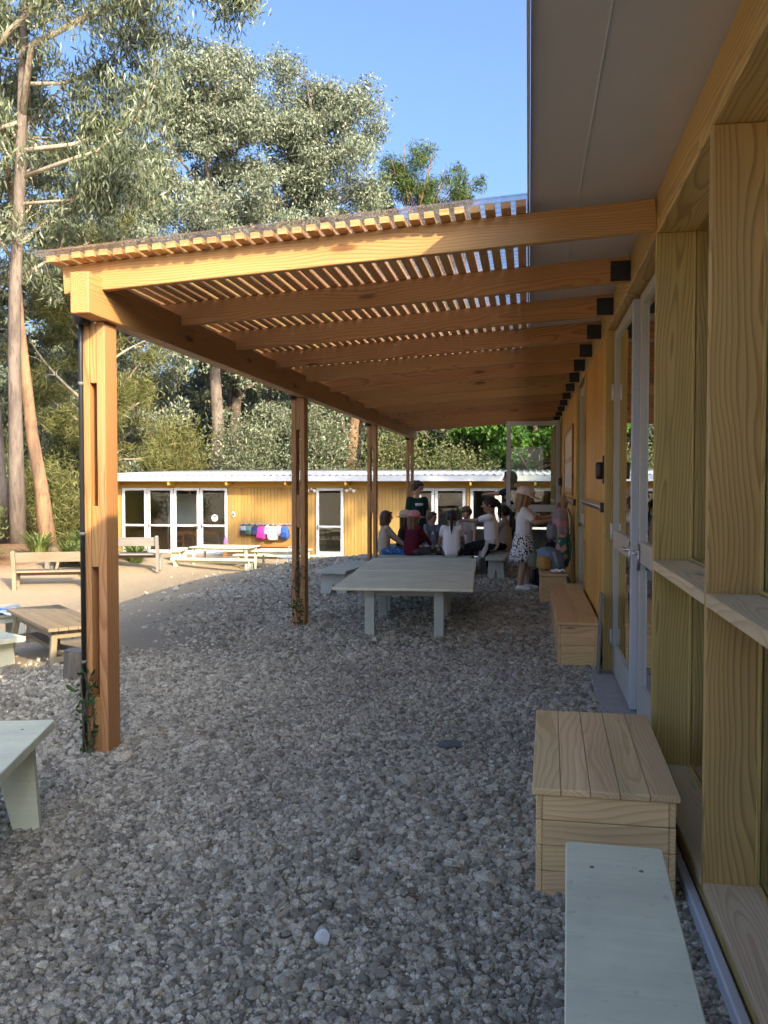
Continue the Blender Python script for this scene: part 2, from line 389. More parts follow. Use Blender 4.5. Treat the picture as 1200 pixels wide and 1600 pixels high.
# ------------------------------------------------------------------ gravel: loose stones, nobody could count them
def gravel_mat():
    k = N('gravel_stone'); oi = k.n('ShaderNodeObjectInfo'); P = k.n('ShaderNodeTexCoord').outputs['Object']
    ge = k.n('ShaderNodeNewGeometry').outputs['Position']
    n = k.noise(ge, 150, 3, .7).outputs['Fac']; n2 = k.noise(ge, 420, 2, .6).outputs['Fac']; lo = k.noise(ge, 1.1, 3, .5).outputs['Fac']
    a = k.ramp(oi.outputs['Random'], [(0, (.14, .125, .095)), (.25, (.30, .265, .20)), (.55, (.45, .40, .30)), (.82, (.55, .49, .37)), (.96, (.62, .55, .42)), (1, (.74, .69, .56))])
    c = k.mix(k.ramp(n, [(.42, .6), (.62, 0)]), a, (.16, .14, .11)); c = k.mix(k.ramp(n2, [(.6, 0), (.74, .35)]), c, (.55, .50, .40))
    hs = k.n('ShaderNodeHueSaturation'); k.set(hs.inputs['Color'], c); k.set(hs.inputs['Value'], k.math('ADD', .7, k.math('MULTIPLY', lo, .6)))
    return k.done(k.bsdf(hs.outputs[0], .85, .25))
def build_gravel():
    rs = np.random.RandomState(5); pts = []; scl = []
    def patch(x0, x1, y0, y1, step, s0, s1, drop):
        nx = int((x1 - x0) / step); ny = int((y1 - y0) / (step * .87))
        X = x0 + (np.arange(nx)[None, :] + .5 * (np.arange(ny)[:, None] % 2)) * step; Y = y0 + np.arange(ny)[:, None] * step * .87 + 0 * X
        X = (X + rs.uniform(-.42, .42, X.shape) * step).ravel(); Y = (Y + rs.uniform(-.42, .42, Y.shape) * step).ravel()
        # seen from the camera or from a step beside it
        px = -0.62 * Y - .9
        keep = (X > px)
        wob = .45 * np.sin(Y * .9) + .3 * np.sin(Y * 2.3 + X)
        edge = -3.3 - .12 * Y + wob
        pr = np.clip((X - edge) / 1.9, 0, 1) ** 1.5
        pr = np.where(Y > 18.5, pr * np.clip((22 - Y) / 3.5, 0, 1), pr)
        keep &= rs.rand(len(X)) < np.maximum(pr * drop, .006 * (X > edge - 2.2))
        keep &= X < .555 + .02
        worn = np.maximum(np.exp(-(((X + 1.05) / .75) ** 2 + ((Y - 7.72) / .13) ** 2)), .8 * np.exp(-(((X + .95) / .25) ** 2 + ((Y - 9.2) / 1.3) ** 2))); keep &= rs.rand(len(X)) > .75 * worn
        keep &= ~((X > .50) & (Y > 4.3) & (Y < 6.9))
        X, Y = X[keep], Y[keep]; s = rs.gamma(6, 1 / 6., len(X)); s = np.clip(s, .4, 2.3)
        s = s * (s0 + (s1 - s0) * rs.rand(len(X)))
        big = rs.rand(len(X)) < .012; s[big] *= 1.5
        pat = np.sin(X * 1.7 + 1.1 * np.sin(Y * 1.2)) * np.sin(Y * 1.45 + .8 * np.sin(X * 2.1)); s = s * (1 + .14 * pat)
        Z = G(X, Y) + s * rs.uniform(-.15, .45, len(X)) + .004 * pat
        pts.append(np.stack([X, Y, Z], -1)); scl.append(s)
    patch(-3.2, .7, .9, 7.2, .0158, .0092, .0132, 1.)
    patch(-6.5, .7, 7.2, 12.5, .0215, .012, .0165, 1.)
    patch(-6.5, -3.2, 3.0, 7.2, .019, .010, .014, 1.)
    patch(-8, .7, 12.5, 22, .035, .018, .024, 1.)
    P = np.concatenate(pts); S = np.concatenate(scl)
    me = bpy.data.meshes.new('gravel'); me.vertices.add(len(P)); me.vertices.foreach_set('co', P.astype(np.float32).ravel())
    at = me.attributes.new('stone_size', 'FLOAT', 'POINT'); at.data.foreach_set('value', S.astype(np.float32))
    o = put('gravel', me, None); tag(o, 'loose grey crushed stone gravel covering the terrace', 'gravel', kind='stuff')
    mat = gravel_mat()
    ng = bpy.data.node_groups.new('scatter_stones', 'GeometryNodeTree')
    ng.interface.new_socket('Geometry', in_out='INPUT', socket_type='NodeSocketGeometry'); ng.interface.new_socket('Geometry', in_out='OUTPUT', socket_type='NodeSocketGeometry')
    nd = ng.nodes; lk = ng.links
    gi = nd.new('NodeGroupInput'); go = nd.new('NodeGroupOutput')
    mp = nd.new('GeometryNodeMeshToPoints'); lk.new(gi.outputs[0], mp.inputs[0])
    g2i = nd.new('GeometryNodeGeometryToInstance')
    for i in range(6):
        ico = nd.new('GeometryNodeMeshIcoSphere'); ico.inputs['Subdivisions'].default_value = 2; ico.inputs['Radius'].default_value = 1
        nz = nd.new('ShaderNodeTexNoise'); nz.noise_dimensions = '4D'; nz.inputs['W'].default_value = i * 7.7; nz.inputs['Scale'].default_value = 1.35; nz.inputs['Detail'].default_value = 2
        sub = nd.new('ShaderNodeVectorMath'); sub.operation = 'SUBTRACT'; lk.new(nz.outputs['Color'], sub.inputs[0]); sub.inputs[1].default_value = (.5, .5, .5)
        sc = nd.new('ShaderNodeVectorMath'); sc.operation = 'MULTIPLY'; lk.new(sub.outputs[0], sc.inputs[0]); sc.inputs[1].default_value = (1.7, 1.7, 1.5)
        sp = nd.new('GeometryNodeSetPosition'); lk.new(ico.outputs[0], sp.inputs['Geometry']); lk.new(sc.outputs[0], sp.inputs['Offset'])
        sm_ = nd.new('GeometryNodeSetMaterial'); lk.new(sp.outputs[0], sm_.inputs[0]); sm_.inputs['Material'].default_value = mat
        lk.new(sm_.outputs[0], g2i.inputs[0])
    ip = nd.new('GeometryNodeInstanceOnPoints'); lk.new(mp.outputs[0], ip.inputs['Points']); lk.new(g2i.outputs[0], ip.inputs['Instance'])
    ip.inputs['Pick Instance'].default_value = True
    ri = nd.new('FunctionNodeRandomValue'); ri.data_type = 'INT'; ri.inputs[4].default_value = 0; ri.inputs[5].default_value = 5; lk.new(ri.outputs[2], ip.inputs['Instance Index'])
    rr = nd.new('FunctionNodeRandomValue'); rr.data_type = 'FLOAT_VECTOR'; rr.inputs[0].default_value = (-.55, -.55, 0); rr.inputs[1].default_value = (.55, .55, 6.28)
    er = nd.new('FunctionNodeEulerToRotation'); lk.new(rr.outputs[0], er.inputs[0]); lk.new(er.outputs[0], ip.inputs['Rotation'])
    na = nd.new('GeometryNodeInputNamedAttribute'); na.data_type = 'FLOAT'; na.inputs[0].default_value = 'stone_size'
    rv = nd.new('FunctionNodeRandomValue'); rv.data_type = 'FLOAT_VECTOR'; rv.inputs[0].default_value = (.8, .62, .5); rv.inputs[1].default_value = (1.25, 1., .85)
    ms = nd.new('ShaderNodeVectorMath'); ms.operation = 'SCALE'; lk.new(rv.outputs[0], ms.inputs[0]); lk.new(na.outputs[0], ms.inputs['Scale']); lk.new(ms.outputs[0], ip.inputs['Scale'])
    lk.new(ip.outputs[0], go.inputs[0])
    md = o.modifiers.new('scatter', 'NODES'); md.node_group = ng
build_gravel()

# ------------------------------------------------------------------ classroom building on the right
PITCH = .066                      # roof and rafters rise towards the building
def soffit_z(x): return 2.80 + PITCH * (x - .58)
def glazed_leaf(parent, name, w_, h_, M, mat, rails=(.0,), st=.085, th=.045, bot=.2, mid=1.0, midh=.13, handle=None, hinges=None, edge=None):
    """aluminium leaf: two stiles, top, middle and bottom rail, two panes; local frame x along width, z up, y = face (outwards -y)"""
    t = put(name, box_me(st, th, h_, .003, mat), None, parent, M @ Matrix.Translation((st / 2, 0, h_ / 2)))
    def s(nm, me, m, off): return put(nm, me, m, t, M @ Matrix.Translation(off))
    s('stile', box_me(st, th, h_, .003, edge or mat), None, (w_ - st / 2, 0, h_ / 2))
    iw = w_ - 2 * st
    s('rail', box_me(iw, th * .9, st, .003, mat), None, (w_ / 2, 0, h_ - st / 2))
    s('rail', box_me(iw, th * .9, bot, .003, mat), None, (w_ / 2, 0, bot / 2))
    s('rail', box_me(iw, th * .9, midh, .003, mat), None, (w_ / 2, 0, mid))
    s('pane', box_me(iw, .006, mid - midh / 2 - bot, 0, M_GLASS), None, (w_ / 2, 0, (bot + mid - midh / 2) / 2))
    s('pane', box_me(iw, .006, h_ - st - mid - midh / 2, 0, M_GLASS), None, (w_ / 2, 0, (h_ - st + mid + midh / 2) / 2))
    if handle is not None:
        m = MB(); x = handle; d = 1 if x < w_ / 2 else -1
        for sy in (-1, 1):
            m.tube([(x, 0, mid), (x, sy * .06, mid)], .011, 8); m.tube([(x - d * .01, sy * .058, mid), (x + d * .05, sy * .06, mid), (x + d * .125, sy * .058, mid)], .010, 8)
            m.box(x - .02, x + .02, sy * .027 - .006, sy * .027 + .006, mid - .11, mid + .05)
        put('handle', m.mesh(True), M_STEEL, t, M)
    if hinges is not None:
        for hz in (.25, 1.05, h_ - .45):
            q = MB().tube([(hinges, -.03, hz - .06), (hinges, -.03, hz + .06)], .012, 8); put('hinge', q.mesh(True), M_ALU, t, M)
    return t

cb = thing('classroom_building', 'timber framed classroom block with deep window fins and orange cladding on the right', 'building', (.7, 7, 0))
YA, YB = -3.0, 20.6
# roof: ribbed underside, sloping up to the right
def roof_panel():
    m = MB(); x0, x1 = 0., 7.6; th = .16
    m.prism([(x0, soffit_z(x0)), (x1, soffit_z(x1)), (x1, soffit_z(x1) + th), (x0, soffit_z(x0) + th)], 1, YA, YB)
    return m.mesh()
roof = put('roof', roof_panel(), M_SOF, cb)
for xs_ in (.222, 1.9, 3.5):        # lapped joints of the soffit sheets
    m = MB(); m.prism([(xs_ - .002, soffit_z(xs_) - .003), (xs_ + .002, soffit_z(xs_) - .003), (xs_ + .002, soffit_z(xs_) + .01), (xs_ - .002, soffit_z(xs_) + .01)], 1, YA + .1, YB - .1)
    put('sheet_joint', m.mesh(), M_ALU, roof)
m = MB(); m.box(-.012, -.0015, YA - .01, YB + .01, soffit_z(0) - .012, soffit_z(0) + .175); put('eave_trim', m.mesh(), M_ALUG, roof)
bx('header_beam', cb, .58, .775, YA + .05, YB - .1, 2.60, soffit_z(.58) - .002, M_FIN, 1, .005)
# window bays nearest the camera
FY = [-1.99, -.72, .53, 1.78, 3.03, 4.28]
for y in FY:
    bx('fin', cb, .578, .772, y - .023, y + .023, .10, 2.599, M_FIN, 2, .003)
bx('sole_plate', cb, .585, .80, YA + .06, 4.30, .035, .098, M_FIN, 1)
bx('base_flashing', cb, .545, .578, YA + .06, 4.34, .0, .055, M_ALUG, 1, .006)
for a, b in zip(FY[:-1], FY[1:]):
    a += .0235; b -= .0235
    bx('shelf', cb, .574, .778, a, b, 1.045, 1.088, M_SILL, 1, .003)
    bx('sill', cb, .576, .79, a, b, .099, .130, M_SILL, 1, .003)
    for z0, z1 in ((.13, 1.045), (1.088, 2.60)):
        bx('pane', cb, .752, .758, a, b, z0 + .001, z1 - .001, M_GLASS, 1, 0)
        f = bx('glazing_bead', cb, .738, .751, a, a + .012, z0 + .002, z1 - .002, M_FIN, 2, .002)
        bx('glazing_bead', cb, .738, .751, b - .012, b, z0 + .002, z1 - .002, M_FIN, 2, .002)
        bx('glazing_bead', cb, .738, .751, a + .013, b - .013, z0 + .002, z0 + .014, M_FIN, 1, .002)
# double door: far leaf stands ajar, near leaf closed
bx('door_step', cb, .46, .95, 4.36, 6.9, -.05, .018, M_CONC, 1, .008)
bx('door_jamb', cb, .60, .76, 4.306, 4.345, .02, 2.598, M_FIN, 2)
def leafM(hx, hy, ang): return Matrix.Translation((hx, hy, .03)) @ Matrix.Rotation(R(ang), 4, 'Z')
glazed_leaf(cb, 'door', 1.20, 2.55, leafM(.685, 4.35, 90), M_DOOR, handle=1.15, st=.06)
glazed_leaf(cb, 'door', 1.20, 2.55, leafM(.655, 6.86, -90), M_DOOR, handle=1.15, st=.06, hinges=.0, edge=M_ALUG)
bx('corner_post', cb, .572, .69, 6.885, 6.945, .0, 2.599, M_FIN, 2, .004)
def planks(y0, y1, w_=.095):
    y = y0
    while y < y1 - .02:
        e = min(y + w_, y1)
        bx('plank', cb, .588 + random.Random(int(y * 100)).uniform(-.0015, .0015), .612, y + .002, e - .002, .06, 2.599, M_CLAD, 2, .004)
        y = e
    bx('backing_board', cb, .6135, .76, y0, y1, .05, 2.5985, M_FIN, 2, 0)
planks(6.95, 9.45)
bx('door_jamb', cb, .575, .72, 9.452, 9.50, .02, 2.599, M_FIN, 2)
bx('door_jamb', cb, .575, .72, 11.0, 11.048, .02, 2.599, M_FIN, 2)
glazed_leaf(cb, 'door', 1.48, 2.53, leafM(.635, 9.51, 90), M_DOOR, handle=1.40, hinges=.0)
planks(11.05, 16.1)
bx('door_jamb', cb, .575, .76, 16.102, 16.16, .02, 2.599, M_FIN, 2)
# glazed door folded straight out from the wall
glazed_leaf(cb, 'door', .97, 2.54, Matrix.Translation((.57, 16.42, .03)) @ Matrix.Rotation(R(180), 4, 'Z'), M_ALU, handle=.90, st=.075, mid=.95, hinges=.0)
for y in (17.45, 18.5, 19.55, 20.4):
    bx('fin', cb, .50, .70, y - .023, y + .023, .10, 2.599, M_FIN, 2, .003)
for a, b in ((17.475, 18.476), (18.524, 19.526), (19.574, 20.376)):
    bx('pane', cb, .66, .666, a, b, .15, 2.598, M_GLASS, 2, 0); bx('shelf', cb, .51, .70, a, b, 1.045, 1.088, M_SILL, 1, .003)
# inside of the rooms
bx('room_floor', cb, .80, 7.3, YA + .05, YB - .05, -.08, .03, M_FLOOR, 1, 0)
bx('back_wall', cb, 7.3, 7.42, YA + .05, YB - .05, -.1, 3.22, M_WALL, 1, 0)
bx('end_wall', cb, .80, 7.29, YA + .06, YA + .16, .031, 2.80, M_WALL, 0, 0)
bx('end_wall', cb, .80, 7.29, YB - .16, YB - .06, .031, 2.80, M_CLAD, 0, 0)
bx('partition_wall', cb, .80, 7.29, 7.9, 8.0, .031, 2.80, M_WALL, 0, 0)

# things on that wall
def hook_rail(y0, y1, z, label):
    t = thing('hook_rail', label, 'hook rail', (.57, (y0 + y1) / 2, z), 0, 'coat hook rails')
    bx('rail_board', t, .558, .586, y0, y1, z - .035, z + .035, M_SILL, 1, .003)
    n = int((y1 - y0) / .14)
    for i in range(n):
        y = y0 + .10 + i * .14; q = MB().tube([(.556, y, z + .008), (.542, y, z - .004), (.533, y, z + .006), (.530, y, z + .022)], .004, 6).tube([(.557, y, z - .025), (.557, y, z + .03)], .009, 6)
        put('hook', q.mesh(True), M_STEEL, t)
    bx('end_cap', t, .553, .5875, y0 - .022, y0 - .001, z - .038, z + .038, M_BLACK, 2, .003)
hook_rail(7.08, 9.40, 1.255, 'pale hook rail with bare steel hooks between the two doors')
hook_rail(11.35, 15.2, 1.20, 'pale hook rail hung with bags behind the standing girl')
def wall_lamp(y, z, label):
    t = thing('wall_lamp', label, 'wall lamp', (.57, y, z), 0, 'black wall lamps')
    m = MB(); m.box(.572, .586, y - .03, y + .03, z - .16, z + .06); put('back_plate', m.mesh(bevel=.004), M_BLACK, t)
    m = MB().lathe([(.001, -.075), (.026, -.072), (.03, -.04), (.03, .04), (.026, .058), (.001, .06)], 14, (.549, y, z - .05)); put('lamp_body', m.mesh(True), M_BLACK, t)
wall_lamp(7.12, 1.60, 'black wall lamp beside the double door post, above the hook rail')
wall_lamp(15.85, 1.52, 'black wall lamp at the far end of the cladding near the open door')
pf = thing('notice_board', 'pale framed notice board with paper sheets on the orange cladding', 'notice board', (.57, 13.1, 1.3))
bx('backing', pf, .574, .583, 11.95, 14.35, 1.32, 2.19, M_SILL, 1, 0)
for y0, y1, z0, z1 in ((11.92, 14.38, 2.19, 2.23), (11.92, 14.38, 1.28, 1.32)): bx('frame_bar', pf, .562, .586, y0, y1, z0, z1, M_PERG, 1, .003)
for y0, y1 in ((11.92, 11.96), (14.34, 14.38)): bx('frame_bar', pf, .562, .586, y0, y1, 1.321, 2.189, M_PERG, 2, .003)
rr = random.Random(3)
for i in range(4):
    for j in range(2):
        y = 12.06 + i * .57; z = 1.37 + j * .42
        bx('paper_sheet', pf, .570, .5735, y, y + .46, z + rr.uniform(0, .03), z + .36, M_PAPER, 1, 0)
bp = thing('wall_socket_panel', 'small grey timber panel leaning on the wall beside the double door', 'panel', (.56, 6.78, 0))
board('panel_board', bp, (.525, 6.80, .02), (.548, 6.80, .62), .14, .018, M_GREY, up=(1, 0, 0))

# ------------------------------------------------------------------ pergola
pg = thing('pergola', 'pine pergola with slatted clear roof attached to the classroom block', 'pergola', (-2.3, 4.44, 0))
def raf_z(x): return 2.62 + PITCH * (x - .58)     # underside of the rafters
RH = .146
PY = [4.44 + 4.2 * i for i in range(4)]
for i, y in enumerate(PY):
    z0 = g(-2.3, y) - .12
    p = bx('post', pg, -2.25, -2.203, y - .07, y + .07, z0, 2.296, M_PERG, 2, .003)
    def sp(nm, x0, x1, a, b, mt=M_PERG, dy=0.): return bx(nm, p, x0, x1, y - .07 + dy, y + .07 - dy, a, b, mt, 2, .003)
    sp('post_board', -2.337, -2.2905, z0, 2.294)
    for a, b in ((1.975, 2.29), (1.0, 1.325), (z0 + .03, .30)): sp('spacer', -2.2895, -2.251, a, b, dy=.004)
bx('outer_beam', pg, -2.268, -2.168, 4.14, 17.25, 2.297, 2.502, M_PERG, 1, .004)
rafters = []
for i in range(13):
    y = 4.305 + 1.05 * i
    x0, x1 = -2.385, .579
    rf = board('rafter', pg, (x0, y, raf_z(x0) + RH / 2), (x1, y, raf_z(x1) + RH / 2), .046, RH, M_PERG)
    rafters.append(rf)
    if i > 0:
        zb = raf_z(.5) + .006
        bx('bracket', rf, .465, .5785, y - .027, y + .027, zb, zb + .118, M_BLACK, 2, .002)
        for bxx in (.485, .555):
            for bz in (.022, .096):
                q = MB().lathe([(.001, 0), (.008, .001), (.008, .005), (.001, .007)], 8); put('bolt', q.mesh(), M_BLACK, rf, Matrix.Translation((bxx, y - .0265, zb + bz)) @ Matrix.Rotation(R(90), 4, 'X'))
x = -2.40
i = 0
while x < -.02:
    z = raf_z(x) + RH + .0165
    rw = random.Random(i * 7 + 1); dx = rw.uniform(-.003, .003)
    board('slat', pg, (x + dx, 4.185 + rw.uniform(-.012, .012), z), (x + dx, 17.05 + rw.uniform(-.01, .01), z), .046, .031, M_SLAT, up=(-PITCH, 0, 1), bev=.002)
    x += .0715; i += 1
def poly_sheet():
    ny = 1020; y = np.linspace(4.13, 17.15, ny); v = []
    for x in (-2.49, -.004):
        zz = raf_z(x) + RH + .034 + .012 + .007 * np.cos(y * 2 * np.pi / .076)
        for d in (0, .004): v.append(np.stack([np.full(ny, x), y, zz + d], -1))
    v = np.concatenate(v); a = np.arange(ny - 1); A, B, Cc, D = a, a + ny, a + 2 * ny, a + 3 * ny
    q = [np.stack([A, A + 1, Cc + 1, Cc], -1), np.stack([B, D, D + 1, B + 1], -1), np.stack([A, B, B + 1, A + 1], -1), np.stack([Cc, Cc + 1, D + 1, D], -1)]
    return np_mesh('sheet', v, np.concatenate(q))
put('roof_sheet', poly_sheet(), M_POLY, pg)
for i, y in enumerate(PY):
    lp = put('post_lamp', MB().lathe([(.001, -.06), (.034, -.06), (.044, -.045), (.046, .05), (.04, .06), (.001, .06)], 16, (-2.322, y - .085, 2.335)).mesh(True), M_BLACK, pg)
    put('lamp_bracket', MB().tube([(-2.322, y - .05, 2.335), (-2.29, y + .0, 2.335)], .02, 8).mesh(True), M_BLACK, lp)
y = PY[0]
dp = put('conduit_pipe', MB().tube([(-2.322, y - .092, 2.29), (-2.323, y - .098, 2.20), (-2.323, y - .098, -.05)], .0135, 10).mesh(True), M_BLACK, pg)
for z in (1.97, 1.18, .5): put('pipe_clip', MB().tube([(-2.323, y - .098, z - .008), (-2.323, y - .098, z + .008)], .0155, 10).mesh(True), M_GREYM, dp)

# ------------------------------------------------------------------ long building across the yard
FZ = -.80
fbd = thing('far_classroom', 'long low yellow timber classroom with white metal roof across the yard', 'building', (-4, 26, FZ))
XL, XR = -12.95, 6.0; YF = 26.0
def far_roof():
    xs = np.arange(XL - .35, XR + .3, .03); ph = (xs / .2) % 1
    prof = np.where((ph > .12) & (ph < .34), .032, np.where((ph > .06) & (ph < .40), .016, 0)); v = []
    for y, z in ((25.34, 1.665), (31.8, 1.90)):
        for d in (-.01, 0): v.append(np.stack([xs, np.full(len(xs), y), z + prof + d], -1))
    n = len(xs); a = np.arange(n - 1); A, B, Cc, D = a, a + n, a + 2 * n, a + 3 * n
    q = [np.stack([B, B + 1, D + 1, D], -1), np.stack([A, Cc, Cc + 1, A + 1], -1), np.stack([A, A + 1, B + 1, B], -1), np.stack([Cc, D, D + 1, Cc + 1], -1)]
    return np_mesh('far_roof', np.concatenate(v), np.concatenate(q))
fr_ = put('roof', far_roof(), M_ROOFW, fbd)
bx('fascia', fr_, XL - .34, XR + .28, 25.345, 25.375, 1.49, 1.655, M_ROOFW, 0, .004)
bx('soffit', fr_, XL - .33, XR + .27, 25.376, 26.1, 1.50, 1.515, M_FARB, 0, 0)
bx('wall_beam', fbd, XL, XR, 25.955, 26.06, 1.30, 1.499, M_FARB, 0)
for px_ in np.arange(-12.62, 5.6, 1.83):
    bx('rafter', fbd, px_ - .03, px_ + .03, 25.39, 25.953, 1.37, 1.4985, M_FARB, 1)
bx('plinth', fbd, XL, XR, 25.93, 26.1, FZ - .3, FZ + .055, M_CONC, 0, .006)
def fclad(x0, x1):
    m = MB(); x = x0
    while x < x1 - .01:
        e = min(x + .105, x1); m.box(x + .003, e - .003, 25.985 + random.uniform(-.003, .003), 26.02, FZ + .056, 1.299); x = e
    m.box(x0, x1, 26.005, 26.08, FZ + .056, 1.298)
    mm = m.mesh()
    o = put('cladding', mm, None, fbd, Matrix.Translation((0, 0, 0))); return o
k_far = N('far_cladding')
def far_clad_mat():
    k = k_far; P = k.n('ShaderNodeNewGeometry').outputs['Position']; isl = k.n('ShaderNodeNewGeometry').outputs['Random Per Island']
    st = k.noise(k.vec('MULTIPLY', P, (60, 60, 2.2)), 1., 3, .6).outputs['Fac']; bl = k.noise(k.vec('MULTIPLY', P, (5, 5, 1.4)), 1., 3, .6).outputs['Fac']
    c = k.mix(st, (.29, .155, .04), (.41, .25, .08))
    vo = k.n('ShaderNodeTexVoronoi'); k.set(vo.inputs['Vector'], k.vec('MULTIPLY', P, (9, 9, 3.2))); c = k.mix(k.ramp(vo.outputs['Distance'], [(.07, .8), (.13, 0)]), c, (.20, .08, .015))
    hs = k.n('ShaderNodeHueSaturation'); k.set(hs.inputs['Color'], c); v = k.math('ADD', .68, k.math('MULTIPLY', isl, .24)); k.set(hs.inputs['Value'], k.math('ADD', v, k.math('MULTIPLY', bl, .45)))
    return k.done(k.bsdf(hs.outputs[0], .5, .3, st, .2, .003))
M_FCLAD = far_clad_mat()
for a, b in ((XL, -12.58), (-9.10, -6.34), (-5.46, -3.24), (-1.80, -1.70), (1.80, XR)):
    fclad(a, b).data.materials.append(M_FCLAD)
def fleaf(x0, x1, hd=None): return glazed_leaf(fbd, 'door', x1 - x0, 1.29 - FZ - .06, Matrix.Translation((x0, 26.0, FZ + .06)), M_ALU, st=.085, th=.05, bot=.1, mid=.86, midh=.06, handle=hd)
for a, b, hd in ((-12.56, -11.74, None), (-11.72, -10.88, .05), (-10.86, -10.02, .79), (-10.0, -9.12, .05), (-6.32, -5.48, .05), (-3.22, -2.74, None), (-2.72, -1.82, .05), (-1.68, -.88, None), (-.86, -.06, .05), (-.04, .80, None), (.82, 1.78, .05)):
    fleaf(a, b, hd)
bx('room_floor', fbd, XL + .05, XR - .05, 26.1, 31.5, FZ - .2, FZ + .02, M_FLOOR, 0, 0)
bx('back_wall', fbd, XL + .05, XR - .05, 31.4, 31.5, FZ + .021, 1.60, M_WALL, 0, 0)
for x in (XL + .06, -9.05, -6.6, -5.2, 2.2, XR - .16): bx('cross_wall', fbd, x, x + .1, 26.09, 31.39, FZ + .021, 1.5, M_FCLAD if x < -12 else M_WALL, 1, 0)
# white round sign on the glass door, with a dark arch mark
sg = thing('round_door_sign', 'white round sign with a small black emblem on the glass door', 'sign', (-9.52, 25.95, .3))
m = MB().lathe([(.001, 0), (.10, 0), (.104, .003), (.10, .006), (.001, .006)], 28); put('disc', m.mesh(), M_WHITEP, sg, Matrix.Translation((-9.52, 25.962, .36)) @ Matrix.Rotation(R(90), 4, 'X'))
m = MB().tube([(math.cos(t) * .052, math.sin(t) * .052, 0) for t in np.linspace(-.5, math.pi + .5, 14)], .016, 6); m.ball((0, -.035, 0), (.03, .016, .01))
put('emblem', m.mesh(True), M_BLACK, sg, Matrix.Translation((-9.52, 25.952, .365)) @ Matrix.Rotation(R(90), 4, 'X'))
ws = thing('oval_wall_plaque', 'small grey oval plaque on the yellow cladding beside the glass doors', 'plaque', (-8.93, 25.97, .45))
m = MB().lathe([(.001, 0), (.07, 0), (.075, .008), (.05, .012), (.001, .010)], 20, sx=.8, sy=1.25); put('plate', m.mesh(True), M_ALUG, ws, Matrix.Translation((-8.93, 25.978, .47)) @ Matrix.Rotation(R(90), 4, 'X'))
m = MB().ball((0, 0, .012), (.03, .045, .012)); put('boss', m.mesh(True), M_BLACK, ws, Matrix.Translation((-8.93, 25.978, .47)) @ Matrix.Rotation(R(90), 4, 'X'))
def spot(x, label):
    t = thing('spot_lamp', label, 'spot lamp', (x, 25.9, 1.2), 0, 'white twin spot lamps')
    m = MB().lathe([(.001, 0), (.045, 0), (.045, .02), (.001, .022)], 12); put('base', m.mesh(True), M_WHITEP, t, Matrix.Translation((x, 25.953, 1.25)) @ Matrix.Rotation(R(90), 4, 'X'))
    for s in (-1, 1):
        m = MB().lathe([(.001, 0), (.028, .002), (.042, .06), (.05, .11), (.044, .11), (.001, .08)], 12); put('lamp_head', m.mesh(True), M_WHITEP, t, Matrix.Translation((x + s * .05, 25.91, 1.24)) @ Matrix.Rotation(R(s * 55), 4, 'Z') @ Matrix.Rotation(R(115), 4, 'X'))
spot(-7.36 + .9, 'white twin spot lamp left of the single glass door'); spot(-5.26, 'white twin spot lamp right of the single glass door')

# ------------------------------------------------------------------ benches and tables
def plank_crate(label, x0, x1, y0, y1, h_, ntop, mat, group='pine box seats along the wall', nside=4, rz=0.):
    cx, cy = (x0 + x1) / 2, (y0 + y1) / 2
    t = thing('box_seat', label, 'box seat', (cx, cy, 0), rz, group); a, b = (x1 - x0) / 2, (y1 - y0) / 2
    th = .024; w_ = 2 * a / ntop; rs = random.Random(int(x0 * 100 + y0 * 37))
    for i in range(ntop):
        e = rs.uniform(-.004, .004)
        bx('lid_plank', t, -a + i * w_ + .001, -a + (i + 1) * w_ - .001, -b - .012 + e, b + .005 + e, h_ - th + rs.uniform(-.0012, .0012), h_, mat, 1, .003, True)
    s = .014; hh = h_ - th - .002; r_ = hh / nside
    for j in range(nside):
        z0, z1 = j * r_ + .001 - (.02 if j == 0 else 0), (j + 1) * r_ - .001
        d = rs.uniform(-.0015, .0015)
        bx('end_plank', t, -a + s + .023, a - s - .023, -b + d, -b + .022 + d, z0, z1, mat, 0, .003, True)
        bx('end_plank', t, -a + s + .023, a - s - .023, b - .022, b, z0, z1, mat, 0, .003, True)
        bx('side_plank', t, -a + s, -a + s + .022, -b + rs.uniform(-.002, .002), b, z0, z1, mat, 1, .003, True)
        bx('side_plank', t, a - s - .022, a - s, -b + rs.uniform(-.002, .002), b, z0, z1, mat, 1, .003, True)
    return t
plank_crate('pale pine box seat nearest the camera with five lid planks', .03, .53, 3.10, 4.16, .385, 5, M_BOX, rz=R(-1.3))
plank_crate('long knotty pine box seat beside the double door', .225, .562, 7.10, 9.85, .345, 2, M_BOX2, nside=2)
plank_crate('short knotty pine box seat beside the girl with rucksacks on it', .135, .47, 10.75, 11.75, .35, 2, M_BOX2, nside=2)

